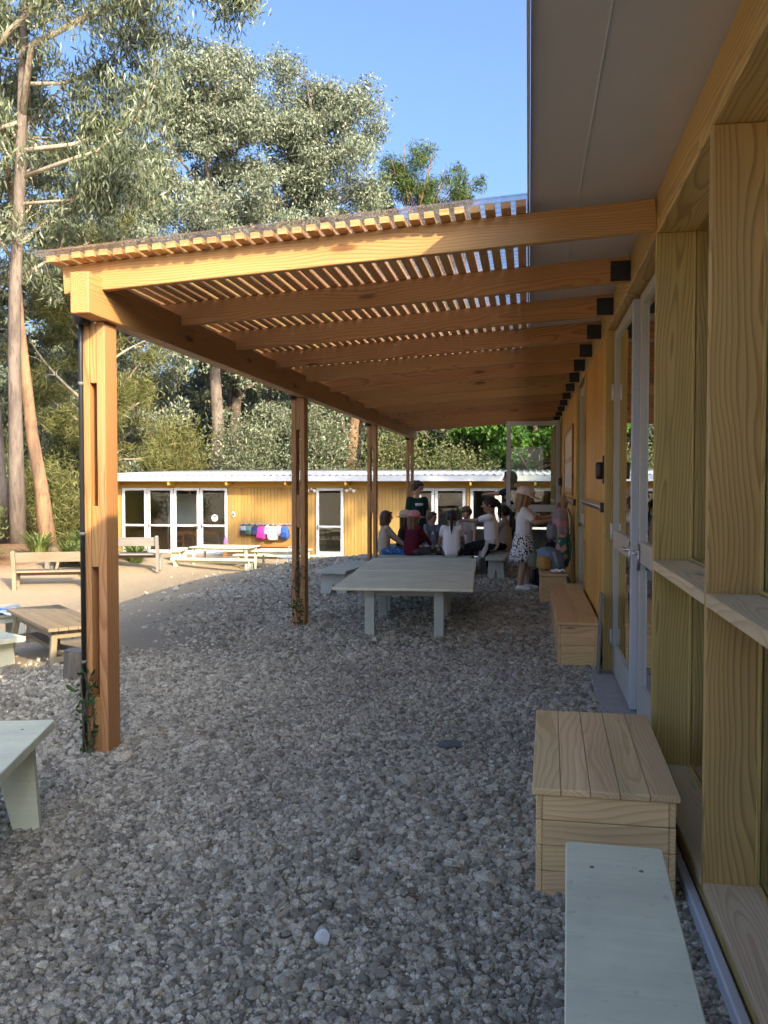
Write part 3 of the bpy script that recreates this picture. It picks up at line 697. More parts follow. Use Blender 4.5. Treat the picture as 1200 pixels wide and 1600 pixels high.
def plank_bench(label, loc, rz, L, W_, h_, mat, group, th=.04, legx=(.16,), name='bench', splay=.0, vcut=True, top_r=.0):
    """plank seat on two board legs with a V cut out of the foot; long axis local Y"""
    t = thing(name, label, 'bench', loc, rz, group)
    m = MB(); r_ = .012
    c = [(sx * (W_ / 2 - r_) + r_ * math.cos(a), sy * (L / 2 - r_) + r_ * math.sin(a)) for sx, sy, a0 in ((1, 1, 0), (-1, 1, 90), (-1, -1, 180), (1, -1, 270)) for a in (R(a0), R(a0 + 45), R(a0 + 90))]
    m.prism(c, 2, h_ - th, h_)
    put('seat', m.mesh(bevel=.003), mat, t, Matrix.Translation((0, 0, 0)), True)
    for s in (-1, 1):
        y = s * (L / 2 - legx[0]); w0 = W_ * .36; w1 = W_ * .44
        if vcut: poly = [(-w1, -.03), (-w1 * .35, -.03), (0, h_ * .46), (w1 * .35, -.03), (w1, -.03), (w0, h_ - th - .001), (-w0, h_ - th - .001)]
        else: poly = [(-w1, -.03), (w1, -.03), (w0, h_ - th - .001), (-w0, h_ - th - .001)]
        q = MB()
        n = len(poly); v = [(p[0], y + s * splay * (1 - (p[1] + .03) / h_) + d, p[1]) for d in (-.018, .018) for p in poly]
        f = [(k, (k + 1) % n, n + (k + 1) % n, n + k) for k in range(n)]
        if vcut:  # two convex-ish halves per face
            for o_ in (0, n):
                L_ = [o_ + i for i in (0, 1, 2, 6)]; R_ = [o_ + i for i in (2, 3, 4, 5)]; T_ = [o_ + i for i in (2, 5, 6)]
                for F in (L_, R_, T_): f.append(tuple(F if o_ else F[::-1]))
        else: f += [tuple(range(n))[::-1], tuple(range(n, 2 * n))]
        q.add(v, f); me = q.mesh(); bm = bmesh.new(); bm.from_mesh(me); bmesh.ops.recalc_face_normals(bm, faces=bm.faces[:]); bm.to_mesh(me); bm.free()
        put('leg', me, mat, t, Matrix.Identity(4), True)
    for s in (-1, 1):
        for sx in (-.24, .24):
            put('screw', MB().lathe([(.001, 0), (.006, 0), (.006, .0015), (.001, .0008)], 8).mesh(), M_GREYM, t, Matrix.Translation((sx * W_, s * (L / 2 - legx[0]), h_ + .0002)), True)
    bx('stretcher', t, -.014, .014, -L / 2 + legx[0] + .02, L / 2 - legx[0] - .02, h_ - th - .075, h_ - th - .001, mat, 1, .003, True)
    return t
GB = 'painted plank benches'
plank_bench('pale green plank bench end at the bottom right, in front of the box seat', (.197, 1.56, 0), R(-2.5), 1.84, .258, .45, M_PALE, GB)
# bench whose end shows at the left edge, running towards the camera
plank_bench('pale green plank bench cut off by the left edge near the first post', (-1.99, 2.70, 0), R(15), 1.62, .36, .42, M_PALE, GB, legx=(.15,))
plank_bench('sage grey bench left of the big table', (-2.42, 11.75, 0), R(-6), 1.5, .42, .32, M_SAGE, GB)
plank_bench('sage grey bench at the right of the busy table, bag strap hanging from it', (-.46, 13.95, 0), R(-1), 1.75, .30, .34, M_SAGE, GB)
plank_bench('sage bench in front of the busy table under the girls', (-1.72, 13.55, 0), R(90), 1.75, .30, .32, M_SAGE, GB)
plank_bench('sage bench behind the busy table under the boys', (-1.45, 15.0, 0), R(90), 1.9, .30, .32, M_SAGE, GB)

def slab_table(label, loc, rz, Wx, Ly, h_, mat, group, leg=.09, inset=(.32, .28), th=.028, legmat=None, name='table'):
    t = thing(name, label, 'table', loc, rz, group); legmat = legmat or mat
    m = MB(); m.box(-Wx / 2, Wx / 2, -Ly / 2, Ly / 2, h_ - th, h_); put('tabletop', m.mesh(bevel=.005), mat, t, Matrix.Identity(4), True)
    ax, ay = Wx / 2 - inset[0], Ly / 2 - inset[1]
    for s in (-1, 1):
        bx('apron', t, -ax, ax, s * ay - .02, s * ay + .02, h_ - th - .075, h_ - th - .001, legmat, 0, .003, True)
        bx('apron', t, s * ax - .02 + s * .03, s * ax + .02 + s * .03, -ay + .021, ay - .021, h_ - th - .075, h_ - th - .001, legmat, 1, .003, True)
        for q in (-1, 1):
            m = bx('leg', t, s * ax - leg / 2, s * ax + leg / 2, q * (ay + .042) - .02, q * (ay + .042) + .02, -.03, h_ - th - .001, legmat, 2, .003, True)
    return t
GT = 'two big pale tables pushed end to end'
dirv = Vector((-math.sin(R(3)), math.cos(R(3)), 0)); c0 = Vector((-1.13, 7.92, 0))
slab_table('big pale sage table nearer the camera, bare top', c0 + dirv * .80, R(3), 1.29, 1.595, .49, M_CREAM, GT, legmat=M_SAGE)
slab_table('big pale sage table pushed against the far end of the nearer one', c0 + dirv * 2.405, R(3), 1.31, 1.60, .492, M_CREAM, GT, legmat=M_SAGE)
slab_table('dark painted table crowded by the seated children', (-1.42, 14.25, 0), R(1), 1.75, .78, .43, M_DARKP, None, inset=(.15, .12))

# left yard: weathered furniture
def slat_table(label, loc, rz, L, Wd, h_, mat):
    t = thing('low_table', label, 'table', loc, rz); n = 6; w_ = Wd / n
    for i in range(n): bx('top_plank', t, -L / 2, L / 2, -Wd / 2 + i * w_ + .0015, -Wd / 2 + (i + 1) * w_ - .0015, h_ - .028, h_ + random.Random(i).uniform(-.001, .001), mat, 0, .003, True)
    for sx in (-1, 1):
        for sy in (-1, 1):
            board('leg', t, (sx * (L / 2 - .03), sy * (Wd / 2 - .03), -.02), (sx * (L / 2 - .12), sy * (Wd / 2 - .08), h_ - .03), .055, .05, mat, up=(0, 1, 0), local=True)
        bx('cross_rail', t, sx * (L / 2 - .10) - .02, sx * (L / 2 - .10) + .02, -Wd / 2 + .09, Wd / 2 - .09, h_ - .10, h_ - .03, mat, 1, .003, True)
        bx('foot_rail', t, sx * (L / 2 - .06) - .018, sx * (L / 2 - .06) + .018, -Wd / 2 + .06, Wd / 2 - .06, .08, .13, mat, 1, .003, True)
    for sy in (-1, 1): bx('side_rail', t, -L / 2 + .1, L / 2 - .1, sy * (Wd / 2 - .08) - .018, sy * (Wd / 2 - .08) + .018, h_ - .10, h_ - .031, mat, 0, .003, True)
    bx('stretcher', t, -L / 2 + .07, L / 2 - .07, -.05, .05, .082, .118, mat, 0, .003, True)
    return t
slat_table('weathered low timber table with splayed legs left of the first post', (-4.12, 7.18, g(-4.12, 7.18) - .02), R(-45), 1.42, .48, .37, M_OLD)
def stump(label, x, y, r, h_):
    t = thing('log_stool', label, 'log stool', (x, y, g(x, y)), 0, 'cut log stools')
    m = MB(); rs = random.Random(int(x * 50)); n = 18; prof = [1 + rs.uniform(-.06, .06) for _ in range(n)]; v = []; f = []
    lv = [(-.04, 1.08), (.05, 1.03), (h_ * .5, .97), (h_ - .012, .96), (h_, .93)]
    for z, s in lv:
        for k in range(n): a = 2 * math.pi * k / n; v.append((r * s * prof[k] * math.cos(a), r * s * prof[k] * math.sin(a), z))
    for i in range(len(lv) - 1):
        for k in range(n): f.append((i * n + k, i * n + (k + 1) % n, (i + 1) * n + (k + 1) % n, (i + 1) * n + k))
    m.add(v, f); put('log', m.mesh(True), M_STUMP, t, Matrix.Identity(4), True)
    q = MB().add([(r * .925 * prof[k] * math.cos(2 * math.pi * k / n), r * .925 * prof[k] * math.sin(2 * math.pi * k / n), h_ + .001) for k in range(n)] + [(0, 0, h_ + .004)], [(k, (k + 1) % n, n) for k in range(n)])
    put('cut_face', q.mesh(), M_GREY, t, Matrix.Identity(4), True)
stump('short grey log stool beside the first post', -3.28, 6.05, .105, .22)
stump('dark log stool behind the low weathered table', -5.15, 8.75, .17, .26)
plank_bench('cream green painted bench cut off at the left edge by the low table', (-4.80, 7.02, g(-4.80, 7.02)), R(60), 1.2, .34, .32, M_CREAM, GB, vcut=False)
ct = slab_table('grey painted table at the left edge with a blue cloth', (-5.95, 8.75, g(-5.95, 8.75)), R(40), 1.0, .9, .42, M_SAGE, None, inset=(.1, .1))
m = MB(); rs = random.Random(4)
gx = [[(-.22 + .05 * i, -.16 + .05 * j, .016 + .022 * math.sin(i * 1.3 + j) * math.cos(j * .9) + rs.uniform(0, .02)) for j in range(8)] for i in range(10)]
v = [p for r_ in gx for p in r_]; f = [(i * 8 + j, (i + 1) * 8 + j, (i + 1) * 8 + j + 1, i * 8 + j + 1) for i in range(9) for j in range(7)]
bc = put('folded_cloth', m.add(v, f).mesh(True), cloth('blue_cloth', (.06, .25, .55), .3, (.6, .65, .7), 6, .52), None, Matrix.Translation((-5.58, 8.62, g(-5.95, 8.75) + .43)))
md = bc.modifiers.new('t', 'SOLIDIFY'); md.thickness = .012; md.offset = 0; tag(bc, 'crumpled blue and white cloth on the table at the left edge', 'cloth')

def back_bench(label, loc, rz, L, mat, grp):
    """garden bench, seat to +Y, backrest at -Y"""
    t = thing('backrest_bench', label, 'bench', loc, rz, grp)
    for s in (-1, 1):
        x = s * (L / 2 - .04)
        board('back_post', t, (x, -.22, -.03), (x, -.22, .36), .075, .09, mat, up=(0, 1, 0), local=True)
        board('back_post', t, (x, -.22, .345), (x, -.34, .78), .075, .085, mat, up=(0, 1, 0), local=True)
        board('leg', t, (x, .20, -.03), (x, .20, .34), .07, .07, mat, up=(0, 1, 0), local=True)
        bx('side_rail', t, x - .025, x + .025, -.18, .17, .27, .34, mat, 1, .003, True)
    for i in range(3): bx('seat_plank', t, -L / 2, L / 2, -.18 + i * .145, -.04 + i * .145, .341, .372, mat, 0, .004, True)
    board('back_plank', t, (-L / 2 + .08, -.292, .655), (L / 2 - .08, -.292, .655), .032, .20, mat, up=(0, -.27, 1), local=True)
    bx('front_rail', t, -L / 2 + .08, L / 2 - .08, .185, .215, .25, .338, mat, 0, .003, True)
    return t
GBB = 'timber benches with backrests'
back_bench('sunlit timber bench with backrest at the left, back to the camera', (-9.42, 16.35, g(-9.4, 16.4) - .02), R(22), 1.42, M_OLD, GBB)
back_bench('grey timber bench with backrest behind the first post, in front of the glass doors', (-9.05, 18.9, g(-9.05, 18.9) - .02), R(15), 1.55, M_GREY, GBB)
slat_table('sunlit low timber table between the two backrest benches', (-9.55, 18.05, g(-9.55, 18.05) - .02), R(20), 1.3, .8, .40, M_OLD)
plank_bench('dark weathered bench behind the sunlit backrest bench', (-9.75, 17.6, g(-9.7, 17.6)), R(70), 1.5, .3, .40, M_GREY, GB)
# dining set in front of the far building
zt = g(-7.6, 21.2)
slab_table('cream painted table in front of the hanging school bags', (-7.65, 21.6, zt), R(88), .95, 1.55, .52, M_CREAM, 'cream tables before the far building', inset=(.12, .12))
slab_table('cream painted table continuing towards the second pergola post', (-6.15, 21.65, g(-6.1, 21.6)), R(91), .95, 1.35, .515, M_CREAM, 'cream tables before the far building', inset=(.12, .12))
plank_bench('sunlit cream bench in front of the cream tables', (-7.55, 20.45, g(-7.5, 20.4)), R(89), 2.1, .30, .30, M_CREAM, GB, legx=(.10,))
plank_bench('cream bench at the left end of the cream tables', (-8.9, 21.6, g(-8.9, 21.6)), R(12), 1.1, .30, .30, M_PALE, GB)
plank_bench('cream bench behind the cream tables', (-6.6, 22.75, g(-6.6, 22.75)), R(90), 2.4, .30, .30, M_CREAM, GB)
plank_bench('long reddish varnished bench below the hanging school bags', (-8.05, 25.45, FZ - .02), R(90), 2.25, .30, .40, M_ORNG, GB)
def tub_chair(label, loc, rz):
    t = thing('metal_chair', label, 'chair', loc, rz)
    m = MB().tube([(-.2, .18, .34), (-.2, -.17, .34), (-.2, -.22, .62), (0, -.26, .66), (.2, -.22, .62), (.2, -.17, .34), (.2, .18, .34)], .012, 6); put('back_frame', m.mesh(True), M_WHITEP, t, Matrix.Identity(4), True)
    m = MB(); m.box(-.2, .2, -.17, .19, .335, .355); put('seat', m.mesh(bevel=.005), M_WHITEP, t, Matrix.Identity(4), True)
    for sx in (-1, 1):
        for sy in (-1, 1): put('leg', MB().tube([(sx * .19, sy * .17, .34), (sx * .215, sy * .21, -.02)], .012, 6).mesh(True), M_WHITEP, t, Matrix.Identity(4), True)
tub_chair('white metal chair at the right end of the cream tables', (-5.75, 20.75, g(-5.75, 20.75)), R(60))
# furniture inside the far glass doors
slab_table('reddish timber table inside the far glass doors', (-10.75, 28.0, FZ + .02), R(90), .8, 1.5, .62, M_ORNG, None, inset=(.05, .05), leg=.07)
def stool(label, loc, rz):
    t = thing('wooden_chair', label, 'chair', loc, rz, 'red wooden chairs in the far room')
    bx('seat', t, -.18, .18, -.18, .18, .335, .36, M_ORNG, 0, .004, True)
    for sx in (-1, 1):
        for sy in (-1, 1): bx('leg', t, sx * .15 - .018, sx * .15 + .018, sy * .15 - .018, sy * .15 + .018, 0, .334 if sy > 0 else .66, M_ORNG, 2, .003, True)
    bx('back_slat', t, -.13, .13, -.165, -.14, .5, .62, M_ORNG, 0, .003, True)
stool('red wooden chair left of the table inside the far room', (-11.25, 27.3, FZ + .02), R(20)); stool('red wooden chair in front of the table inside the far room', (-10.5, 27.25, FZ + .02), R(-15))

wb = thing('standing_board', 'grey standing board inside the second far glass door', 'board', (-11.25, 27.9, FZ + .02))
bx('panel', wb, -11.85, -10.75, 27.9, 27.92, .0, 1.05, M_WHITEP, 0, 0)
for x_ in (-11.87, -10.75): bx('leg', wb, x_, x_ + .03, 27.88, 27.94, FZ + .02, 1.08, M_ALUG, 2, .003)
for z_ in (-.03, 1.05): bx('rail', wb, -11.84, -10.75, 27.885, 27.935, z_, z_ + .03, M_ALUG, 0, .003)
# ------------------------------------------------------------------ bags, hats, bottles
def rounded(name, sx, sy, sz, mat, parent, M, local=True, taper=.85, sub=2):
    bm = bmesh.new(); bmesh.ops.create_cube(bm, size=1); bmesh.ops.subdivide_edges(bm, edges=bm.edges[:], cuts=1, use_grid_fill=True)
    for v in bm.verts:
        t = 1 - (1 - taper) * (v.co.z + .5); v.co = Vector((v.co.x * sx * t, v.co.y * sy * t, v.co.z * sz))
    me = bpy.data.meshes.new('r'); bm.to_mesh(me); bm.free(); me.polygons.foreach_set('use_smooth', [True] * len(me.polygons))
    o = put(name, me, mat, parent, M, local); s = o.modifiers.new('s', 'SUBSURF'); s.levels = s.render_levels = sub; return o
def backpack(label, loc, rz, s, mat, mat2, tilt=0., group=None, tote=False, name='backpack'):
    """hangs from its top loop at loc; front faces local -Y"""
    t = thing(name, label, 'bag', loc, rz, group); T = Matrix.Rotation(tilt, 4, 'X')
    rounded('body', .34 * s, .20 * s, .46 * s, mat, t, T @ Matrix.Translation((0, -.11 * s, -.30 * s)), taper=.78 if not tote else 1.05)
    if not tote: rounded('pocket', .27 * s, .10 * s, .20 * s, mat2, t, T @ Matrix.Translation((0, -.22 * s, -.38 * s)), taper=.9)
    put('loop', MB().tube([(-.03 * s, -.04, -.08 * s), (-.02 * s, -.02, 0), (.02 * s, -.02, 0), (.03 * s, -.04, -.08 * s)], .008, 6).mesh(True), mat2, t, T, True)
    for sx in (-1, 1):
        put('strap', MB().tube([(sx * .06 * s, -.03 * s, -.08 * s), (sx * .12 * s, .0, -.2 * s), (sx * .17 * s, -.02 * s, -.4 * s), (sx * .15 * s, -.10 * s, -.52 * s)], .014 * s, 6).mesh(True), mat2, t, T, True)
    return t
fr2 = thing('hook_rail', 'long grey hook rail with school bags on the far yellow wall', 'hook rail', (-8.0, 25.97, .17), 0, 'coat hook rails')
bx('rail_board', fr2, -8.72, -6.95, 25.955, 25.98, .15, .21, M_GREY, 0, .003)
for i in range(12):
    xx = -8.65 + i * .15; put('hook', MB().tube([(xx, 25.954, .19), (xx, 25.93, .17), (xx, 25.915, .2)], .007, 6).mesh(True), M_STEEL, fr2)
BAGS = [(-8.58, 'grey and black school bag, leftmost on the far rail', (.22, .24, .28), (.03, .03, .03), .82, 0), (-8.40, 'dark green school bag on the far rail beside the grey one', (.10, .20, .16), (.05, .09, .08), .8, 0), (-8.21, 'navy school bag on the far rail left of the magenta one', (.035, .05, .14), (.05, .06, .1), .85, 0),
        (-8.0, 'magenta school bag on the far rail', (.60, .06, .32), (.45, .04, .25), 1.1, 0), (-7.81, 'white and pale blue school bag on the far rail', (.62, .66, .70), (.35, .5, .62), .78, 0), (-7.65, 'cream cloth tote hanging lowest on the far rail', (.66, .58, .44), (.6, .52, .4), 1.15, 1),
        (-7.47, 'white and pink school bag on the far rail', (.72, .66, .68), (.70, .22, .30), .82, 0), (-7.27, 'blue school bag, rightmost on the far rail', (.03, .10, .34), (.02, .06, .2), 1.05, 0)]
for i, (x, lb, c1, c2, s, tt) in enumerate(BAGS):
    backpack(lb, (x, 25.93, .185), R(random.Random(i).uniform(-8, 8)), s * .8, cloth('bag_cloth_%s' % 'abcdefgh'[i], c1), cloth('bag_trim_%s' % 'abcdefgh'[i], c2), group='school bags on the far hook rail', tote=bool(tt))
pb = thing('purple_doll_bag', 'small lilac bag standing on the reddish bench end', 'bag', (-9.0, 25.45, FZ + .38)); rounded('body', .13, .08, .24, cloth('lilac', (.42, .2, .5)), pb, Matrix.Translation((0, 0, .11)), taper=.5)
put('handle', MB().tube([(-.03, 0, .2), (0, 0, .28), (.03, 0, .2)], .008, 6).mesh(True), cloth('lilac_trim', (.35, .15, .42)), pb, None, True)
# bags at the near rail
HB = 'bags hung beside the standing girl'
backpack('grey and pink patterned rucksack at the girl\'s hands on the near hook rail', (.52, 11.75, 1.20), R(-90 + 15), 1.02, cloth('grey_pink', (.30, .27, .27), .3, (.50, .26, .30), 11, .56), cloth('grey_trim', (.2, .19, .19)), group=HB)
backpack('red and pink rucksack hanging left of the grey one', (.46, 12.35, 1.08), R(-90), .9, cloth('coral', (.62, .10, .13), .3, (.70, .35, .38), 16, .55), cloth('coral_trim', (.5, .2, .22)), group=HB, tote=True)
backpack('black rucksack hanging between the red bag and the wall', (.52, 12.0, .98), R(-90), 1.15, cloth('black_cloth', (.02, .02, .022)), M_BLACK, group=HB)
backpack('green floral bag hanging lowest beside the wall', (.535, 11.5, .86), R(-90), .95, cloth('green_floral', (.03, .16, .10), .3, (.50, .28, .27), 13, .53), cloth('green_trim', (.04, .14, .1)), group=HB)
backpack('cream straw bag slung over the top of the near hook rail', (.50, 12.1, 1.30), R(-80), .42, cloth('straw', (.48, .34, .18)), cloth('straw_trim', (.3, .2, .1)), group=HB)
bb = thing('rucksack', 'blue grey rucksack with orange pocket lying on the short box seat', 'bag', (.28, 11.35, .35), R(-65))
rounded('body', .50, .30, .27, cloth('slate_blue', (.17, .23, .29), .35), bb, Matrix.Translation((0, 0, .135)) @ Matrix.Rotation(R(12), 4, 'Y'), taper=.7)
rounded('pocket', .24, .14, .17, cloth('ochre', (.48, .24, .07), .3), bb, Matrix.Translation((.12, -.15, .10)), taper=.85)
rounded('side_roll', .20, .24, .20, cloth('olive_grey', (.15, .16, .11), .3), bb, Matrix.Translation((-.22, -.08, .10)), taper=.8)
put('strap', MB().tube([(.18, -.05, .22), (.30, -.10, .24), (.35, -.08, .12), (.28, -.02, .03)], .02, 6).mesh(True), cloth('grey_strap', (.32, .31, .29)), bb, None, True)
m = MB(); rs = random.Random(9); v = [(.02 * i - .09 + rs.uniform(-.006, .006), .02 * j - .06, .012 + rs.uniform(0, .035)) for i in range(10) for j in range(7)]; f = [(i * 7 + j, (i + 1) * 7 + j, (i + 1) * 7 + j + 1, i * 7 + j + 1) for i in range(9) for j in range(6)]
cp = put('crumpled_paper', m.add(v, f).mesh(), M_PAPER, None, Matrix.Translation((.36, 10.90, .352))); tag(cp, 'crumpled white paper on the front edge of the short box seat', 'paper')
bk = backpack('black rucksack lying by the wall behind the short box seat', (.32, 12.55, .56), R(-90), 1.1, cloth('black_cloth_two', (.018, .018, .02)), M_BLACK, group=HB)

def bottle(label, loc, r, h_, mat, capm):
    t = thing('water_bottle', label, 'bottle', loc, 0, 'water bottles on the busy table')
    put('flask', MB().lathe([(r * .9, 0), (r, .01), (r, h_ * .66), (r * .62, h_ * .78), (r * .5, h_ * .8)], 14).mesh(True), mat, t, None, True)
    put('cap', MB().lathe([(r * .6, h_ * .8), (r * .62, h_ * .9), (r * .4, h_ * .93), (r * .3, h_), (r * .2, h_)], 12).mesh(True), capm, t, None, True)
bottle('blue and silver bottle on the busy table beside the boy in grey', (-1.50, 14.02, .431), .037, .24, plain('bottle_blue', (.16, .2, .28), .3, .5, .1), M_ALU)
bottle('white bottle with pink cap on the busy table near the beige boy', (-.98, 14.05, .431), .034, .24, M_WHITEP, plain('pink_cap', (.75, .2, .2), .4))
for i, (x, y, a, lb) in enumerate(((-1.66, 14.06, 12, 'white paper sheet left of the blue bottle on the busy table'), (-1.34, 14.1, -8, 'white paper sheet right of the blue bottle on the busy table'), (-.80, 14.2, 20, 'white paper sheet under the reaching girl\'s arm on the busy table'))):
    tag(put('paper_sheet', box_me(.26, .19, .004, 0, M_PAPER), None, None, Matrix.Translation((x, y, .434 + .001 * i)) @ Matrix.Rotation(R(a), 4, 'Z')), lb, 'paper', 'papers on the busy table')
lb = thing('lunch_box', 'blue lunch box on the right end of the busy table', 'lunch box', (-.82, 13.98, .44), R(8))
m = MB(); m.box(-.11, .11, -.07, .07, 0, .055); put('tray', m.mesh(bevel=.01), plain('blue_plastic', (.10, .19, .36), .35), lb, None, True)
m = MB(); m.box(-.113, .113, -.073, .073, .056, .072); put('lid', m.mesh(bevel=.006), plain('pale_plastic', (.36, .44, .55), .35), lb, None, True)
# single stones that stand out
def rock(label, x, y, s, col, seed):
    rs = random.Random(seed); bm = bmesh.new(); bmesh.ops.create_icosphere(bm, subdivisions=2, radius=1)
    off = [Vector((rs.uniform(-1, 1), rs.uniform(-1, 1), rs.uniform(-1, 1))).normalized() for _ in range(7)]; cut = [rs.uniform(.55, .8) for _ in range(7)]
    for v in bm.verts:
        for o_, c_ in zip(off, cut):
            d = v.co.dot(o_)
            if d > c_: v.co -= o_ * (d - c_)
        v.co = Vector((v.co.x * s[0], v.co.y * s[1], v.co.z * s[2]))
    me = bpy.data.meshes.new('rock'); bm.to_mesh(me); bm.free()
    tag(put('stone', me, plain('stone_' + 'abcd'[seed % 4], col, .85, .2, .35, bump=.4, scale=40), None, Matrix.Translation((x, y, g(x, y) + s[2] * .75)) @ Matrix.Rotation(R(rs.uniform(-12, 12)), 4, 'Z')), label, 'stone')
rock('long dark grey stone lying on the gravel in mid path', -.41, 4.75, (.088, .035, .032), (.11, .115, .115), 1)
rock('pale grey angular stone on the gravel near the bottom', -.63, 2.66, (.028, .024, .030), (.55, .56, .56), 2)
rock('small white chip on the gravel right of the path middle', -.33, 6.45, (.045, .02, .012), (.62, .60, .55), 3)

# ------------------------------------------------------------------ people
def skinmat(name, c):
    k = N(name); P = objco(k); nz = k.noise(P, 12, 3, .5).outputs['Fac']
    hs = k.n('ShaderNodeHueSaturation'); hs.inputs['Color'].default_value = (*c, 1); k.set(hs.inputs['Value'], k.math('ADD', .9, k.math('MULTIPLY', nz, .2)))
    return k.done(k.bsdf(hs.outputs[0], .5, .35, nz, .1, .003, Subsurface_Weight=.06))
SK = skinmat('skin_light', (.52, .30, .205)); SK2 = skinmat('skin_tan', (.42, .225, .14))
def hairmat(name, c):
    k = N(name); P = objco(k); st = k.noise(k.vec('MULTIPLY', P, (90, 90, 9)), 1., 3, .6).outputs['Fac']
    col = k.mix(st, (c[0] * .5, c[1] * .5, c[2] * .5), (c[0] * 1.5, c[1] * 1.5, c[2] * 1.5)); return k.done(k.bsdf(col, .42, .4, st, .6, .006))
H_BLK = hairmat('hair_black', (.018, .013, .011)); H_BRN = hairmat('hair_brown', (.075, .038, .02)); H_BLD = hairmat('hair_blond', (.30, .17, .075)); H_LBR = hairmat('hair_light_brown', (.14, .075, .035))
M_EYE = plain('eye_dark', (.02, .015, .012), .2, .5, 0); M_LIP = plain('lips', (.36, .12, .10), .5, .3, .05)
def remesh(o, vox, smooth=4):
    r = o.modifiers.new('r', 'REMESH'); r.mode = 'VOXEL'; r.voxel_size = vox; r.use_smooth_shade = True
    s = o.modifiers.new('s', 'SMOOTH'); s.factor = .5; s.iterations = smooth; return o
def ik(a, b, l1, l2, hint):
    d = b - a; L = min(d.length, (l1 + l2) * .995); d.normalize(); b = a + d * L
    ca = (l1 * l1 + L * L - l2 * l2) / (2 * l1 * L); ca = max(-1, min(1, ca)); h_ = hint - d * hint.dot(d); h_.normalize()
    return a + d * l1 * ca + h_ * l1 * math.sqrt(max(0, 1 - ca * ca)), b
def person(label, loc, rz, H, pose, hands, shirt, bottoms, hair, hairm, skin=SK, seat=.32, lean=0., twist=0., head=(0, 0), sleeves='short', legs='pants', shoe=None, hat=None, feet=None, hipturn=0., group='children around the busy table'):
    """faces local +Y; hands = (left -x, right +x) targets in the local frame, or None for hanging"""
    t = thing('person', label, 'person', loc, rz, group); V = Vector
    sit = pose == 'sit'
    pel = V((0, 0, seat + .075 * H)) if sit else V((0, 0, .50 * H))
    up = V((0, math.sin(lean), math.cos(lean))); fw = V((0, math.cos(lean), -math.sin(lean))); X = V((1, 0, 0))
    Rt = Matrix.Rotation(twist, 3, 'Z'); X2 = Rt @ X
    ch = pel + up * .20 * H; nk = pel + up * .305 * H; hc = nk + up * .055 * H + V((0, .012 * H, .055 * H)); hh = H / 6.4
    hr = Matrix.Rotation(twist + head[0], 3, 'Z') @ Matrix.Rotation(head[1], 3, 'X')
    shl = {s: nk - up * .028 * H + X2 * s * .098 * H for s in (-1, 1)}
    hip = {s: pel + X * s * .052 * H - V((0, 0, .012 * H)) for s in (-1, 1)}
    body = MB(); cl = MB(); pa = MB(); sh = MB()
    # torso
    for s in (-1, 1):
        body.capsule(pel + X * s * .035 * H, .062 * H, ch + X2 * s * .038 * H, .064 * H); body.capsule(ch + X2 * s * .038 * H, .062 * H, nk - up * .045 * H + X2 * s * .06 * H, .043 * H)
        cl.capsule(pel + X * s * .036 * H - up * .01 * H, .076 * H, ch + X2 * s * .038 * H, .072 * H); cl.capsule(ch + X2 * s * .038 * H, .071 * H, nk - up * .045 * H + X2 * s * .062 * H, .050 * H)
    cl.capsule(pel - up * .01 * H, .082 * H, ch, .080 * H); cl.capsule(ch, .079 * H, nk - up * .05 * H, .056 * H); body.capsule(pel, .066 * H, ch, .068 * H); body.capsule(ch, .066 * H, nk - up * .045 * H, .046 * H)
    body.capsule(nk - up * .03 * H, .034 * H, hc - V((0, .01 * H, .02 * H)), .032 * H)
    # head, jaw, nose, ears
    body.ball(hc, (.40 * hh, .47 * hh, .52 * hh), 14, 10, hr); body.capsule(hc + hr @ V((0, .12 * hh, -.18 * hh)), .30 * hh, hc + hr @ V((0, .24 * hh, -.36 * hh)), .17 * hh)
    body.capsule(hc + hr @ V((0, .43 * hh, .0)), .035 * hh, hc + hr @ V((0, .53 * hh, -.12 * hh)), .06 * hh)
    for s in (-1, 1): body.ball(hc + hr @ V((s * .40 * hh, -.03 * hh, -.06 * hh)), (.05 * hh, .09 * hh, .13 * hh), 8, 6, hr)
    # arms and hands
    for s, tgt in zip((-1, 1), hands):
        a = shl[s]; tg = V(tgt) if tgt is not None else a + V((s * .05 * H, .04 * H, -.33 * H))
        e, wv = ik(a, tg, .165 * H, .155 * H, V((s * .7, -.6, -.9)))
        body.capsule(a, .032 * H, e, .025 * H); body.capsule(e, .025 * H, wv, .017 * H)
        d = (wv - e).normalized(); side = d.cross(V((0, 0, 1))); side = side.normalized() if side.length > .1 else X.copy(); nrm = side.cross(d)
        pc = wv + d * .032 * H
        body.capsule(wv, .017 * H, pc - side * .010 * H, .016 * H); body.capsule(wv, .017 * H, pc + side * .010 * H, .016 * H)
        for i_, (q, ln) in enumerate(((-1.5, .036), (-.5, .043), (.5, .041), (1.5, .033))):
            b0 = pc + side * q * .011 * H + d * .006 * H; b1 = b0 + d * ln * .5 * H - nrm * .006 * H; b2 = b1 + d * ln * .4 * H - nrm * .018 * H
            body.capsule(b0, .0072 * H, b1, .0066 * H, 6); body.capsule(b1, .0066 * H, b2, .0058 * H, 6)
        tb = wv + d * .012 * H - side * s * .016 * H; body.capsule(tb, .0085 * H, tb + d * .028 * H - side * s * .022 * H - nrm * .006 * H, .0068 * H, 6)
        cut = {'short': .62, 'long': 1., 'none': .12}[sleeves]
        cl.capsule(a, .042 * H, a.lerp(e, min(cut, 1.)), .037 * H if sleeves == 'short' else .034 * H)
        if sleeves == 'long': cl.capsule(e, .034 * H, e.lerp(wv, .95), .025 * H)
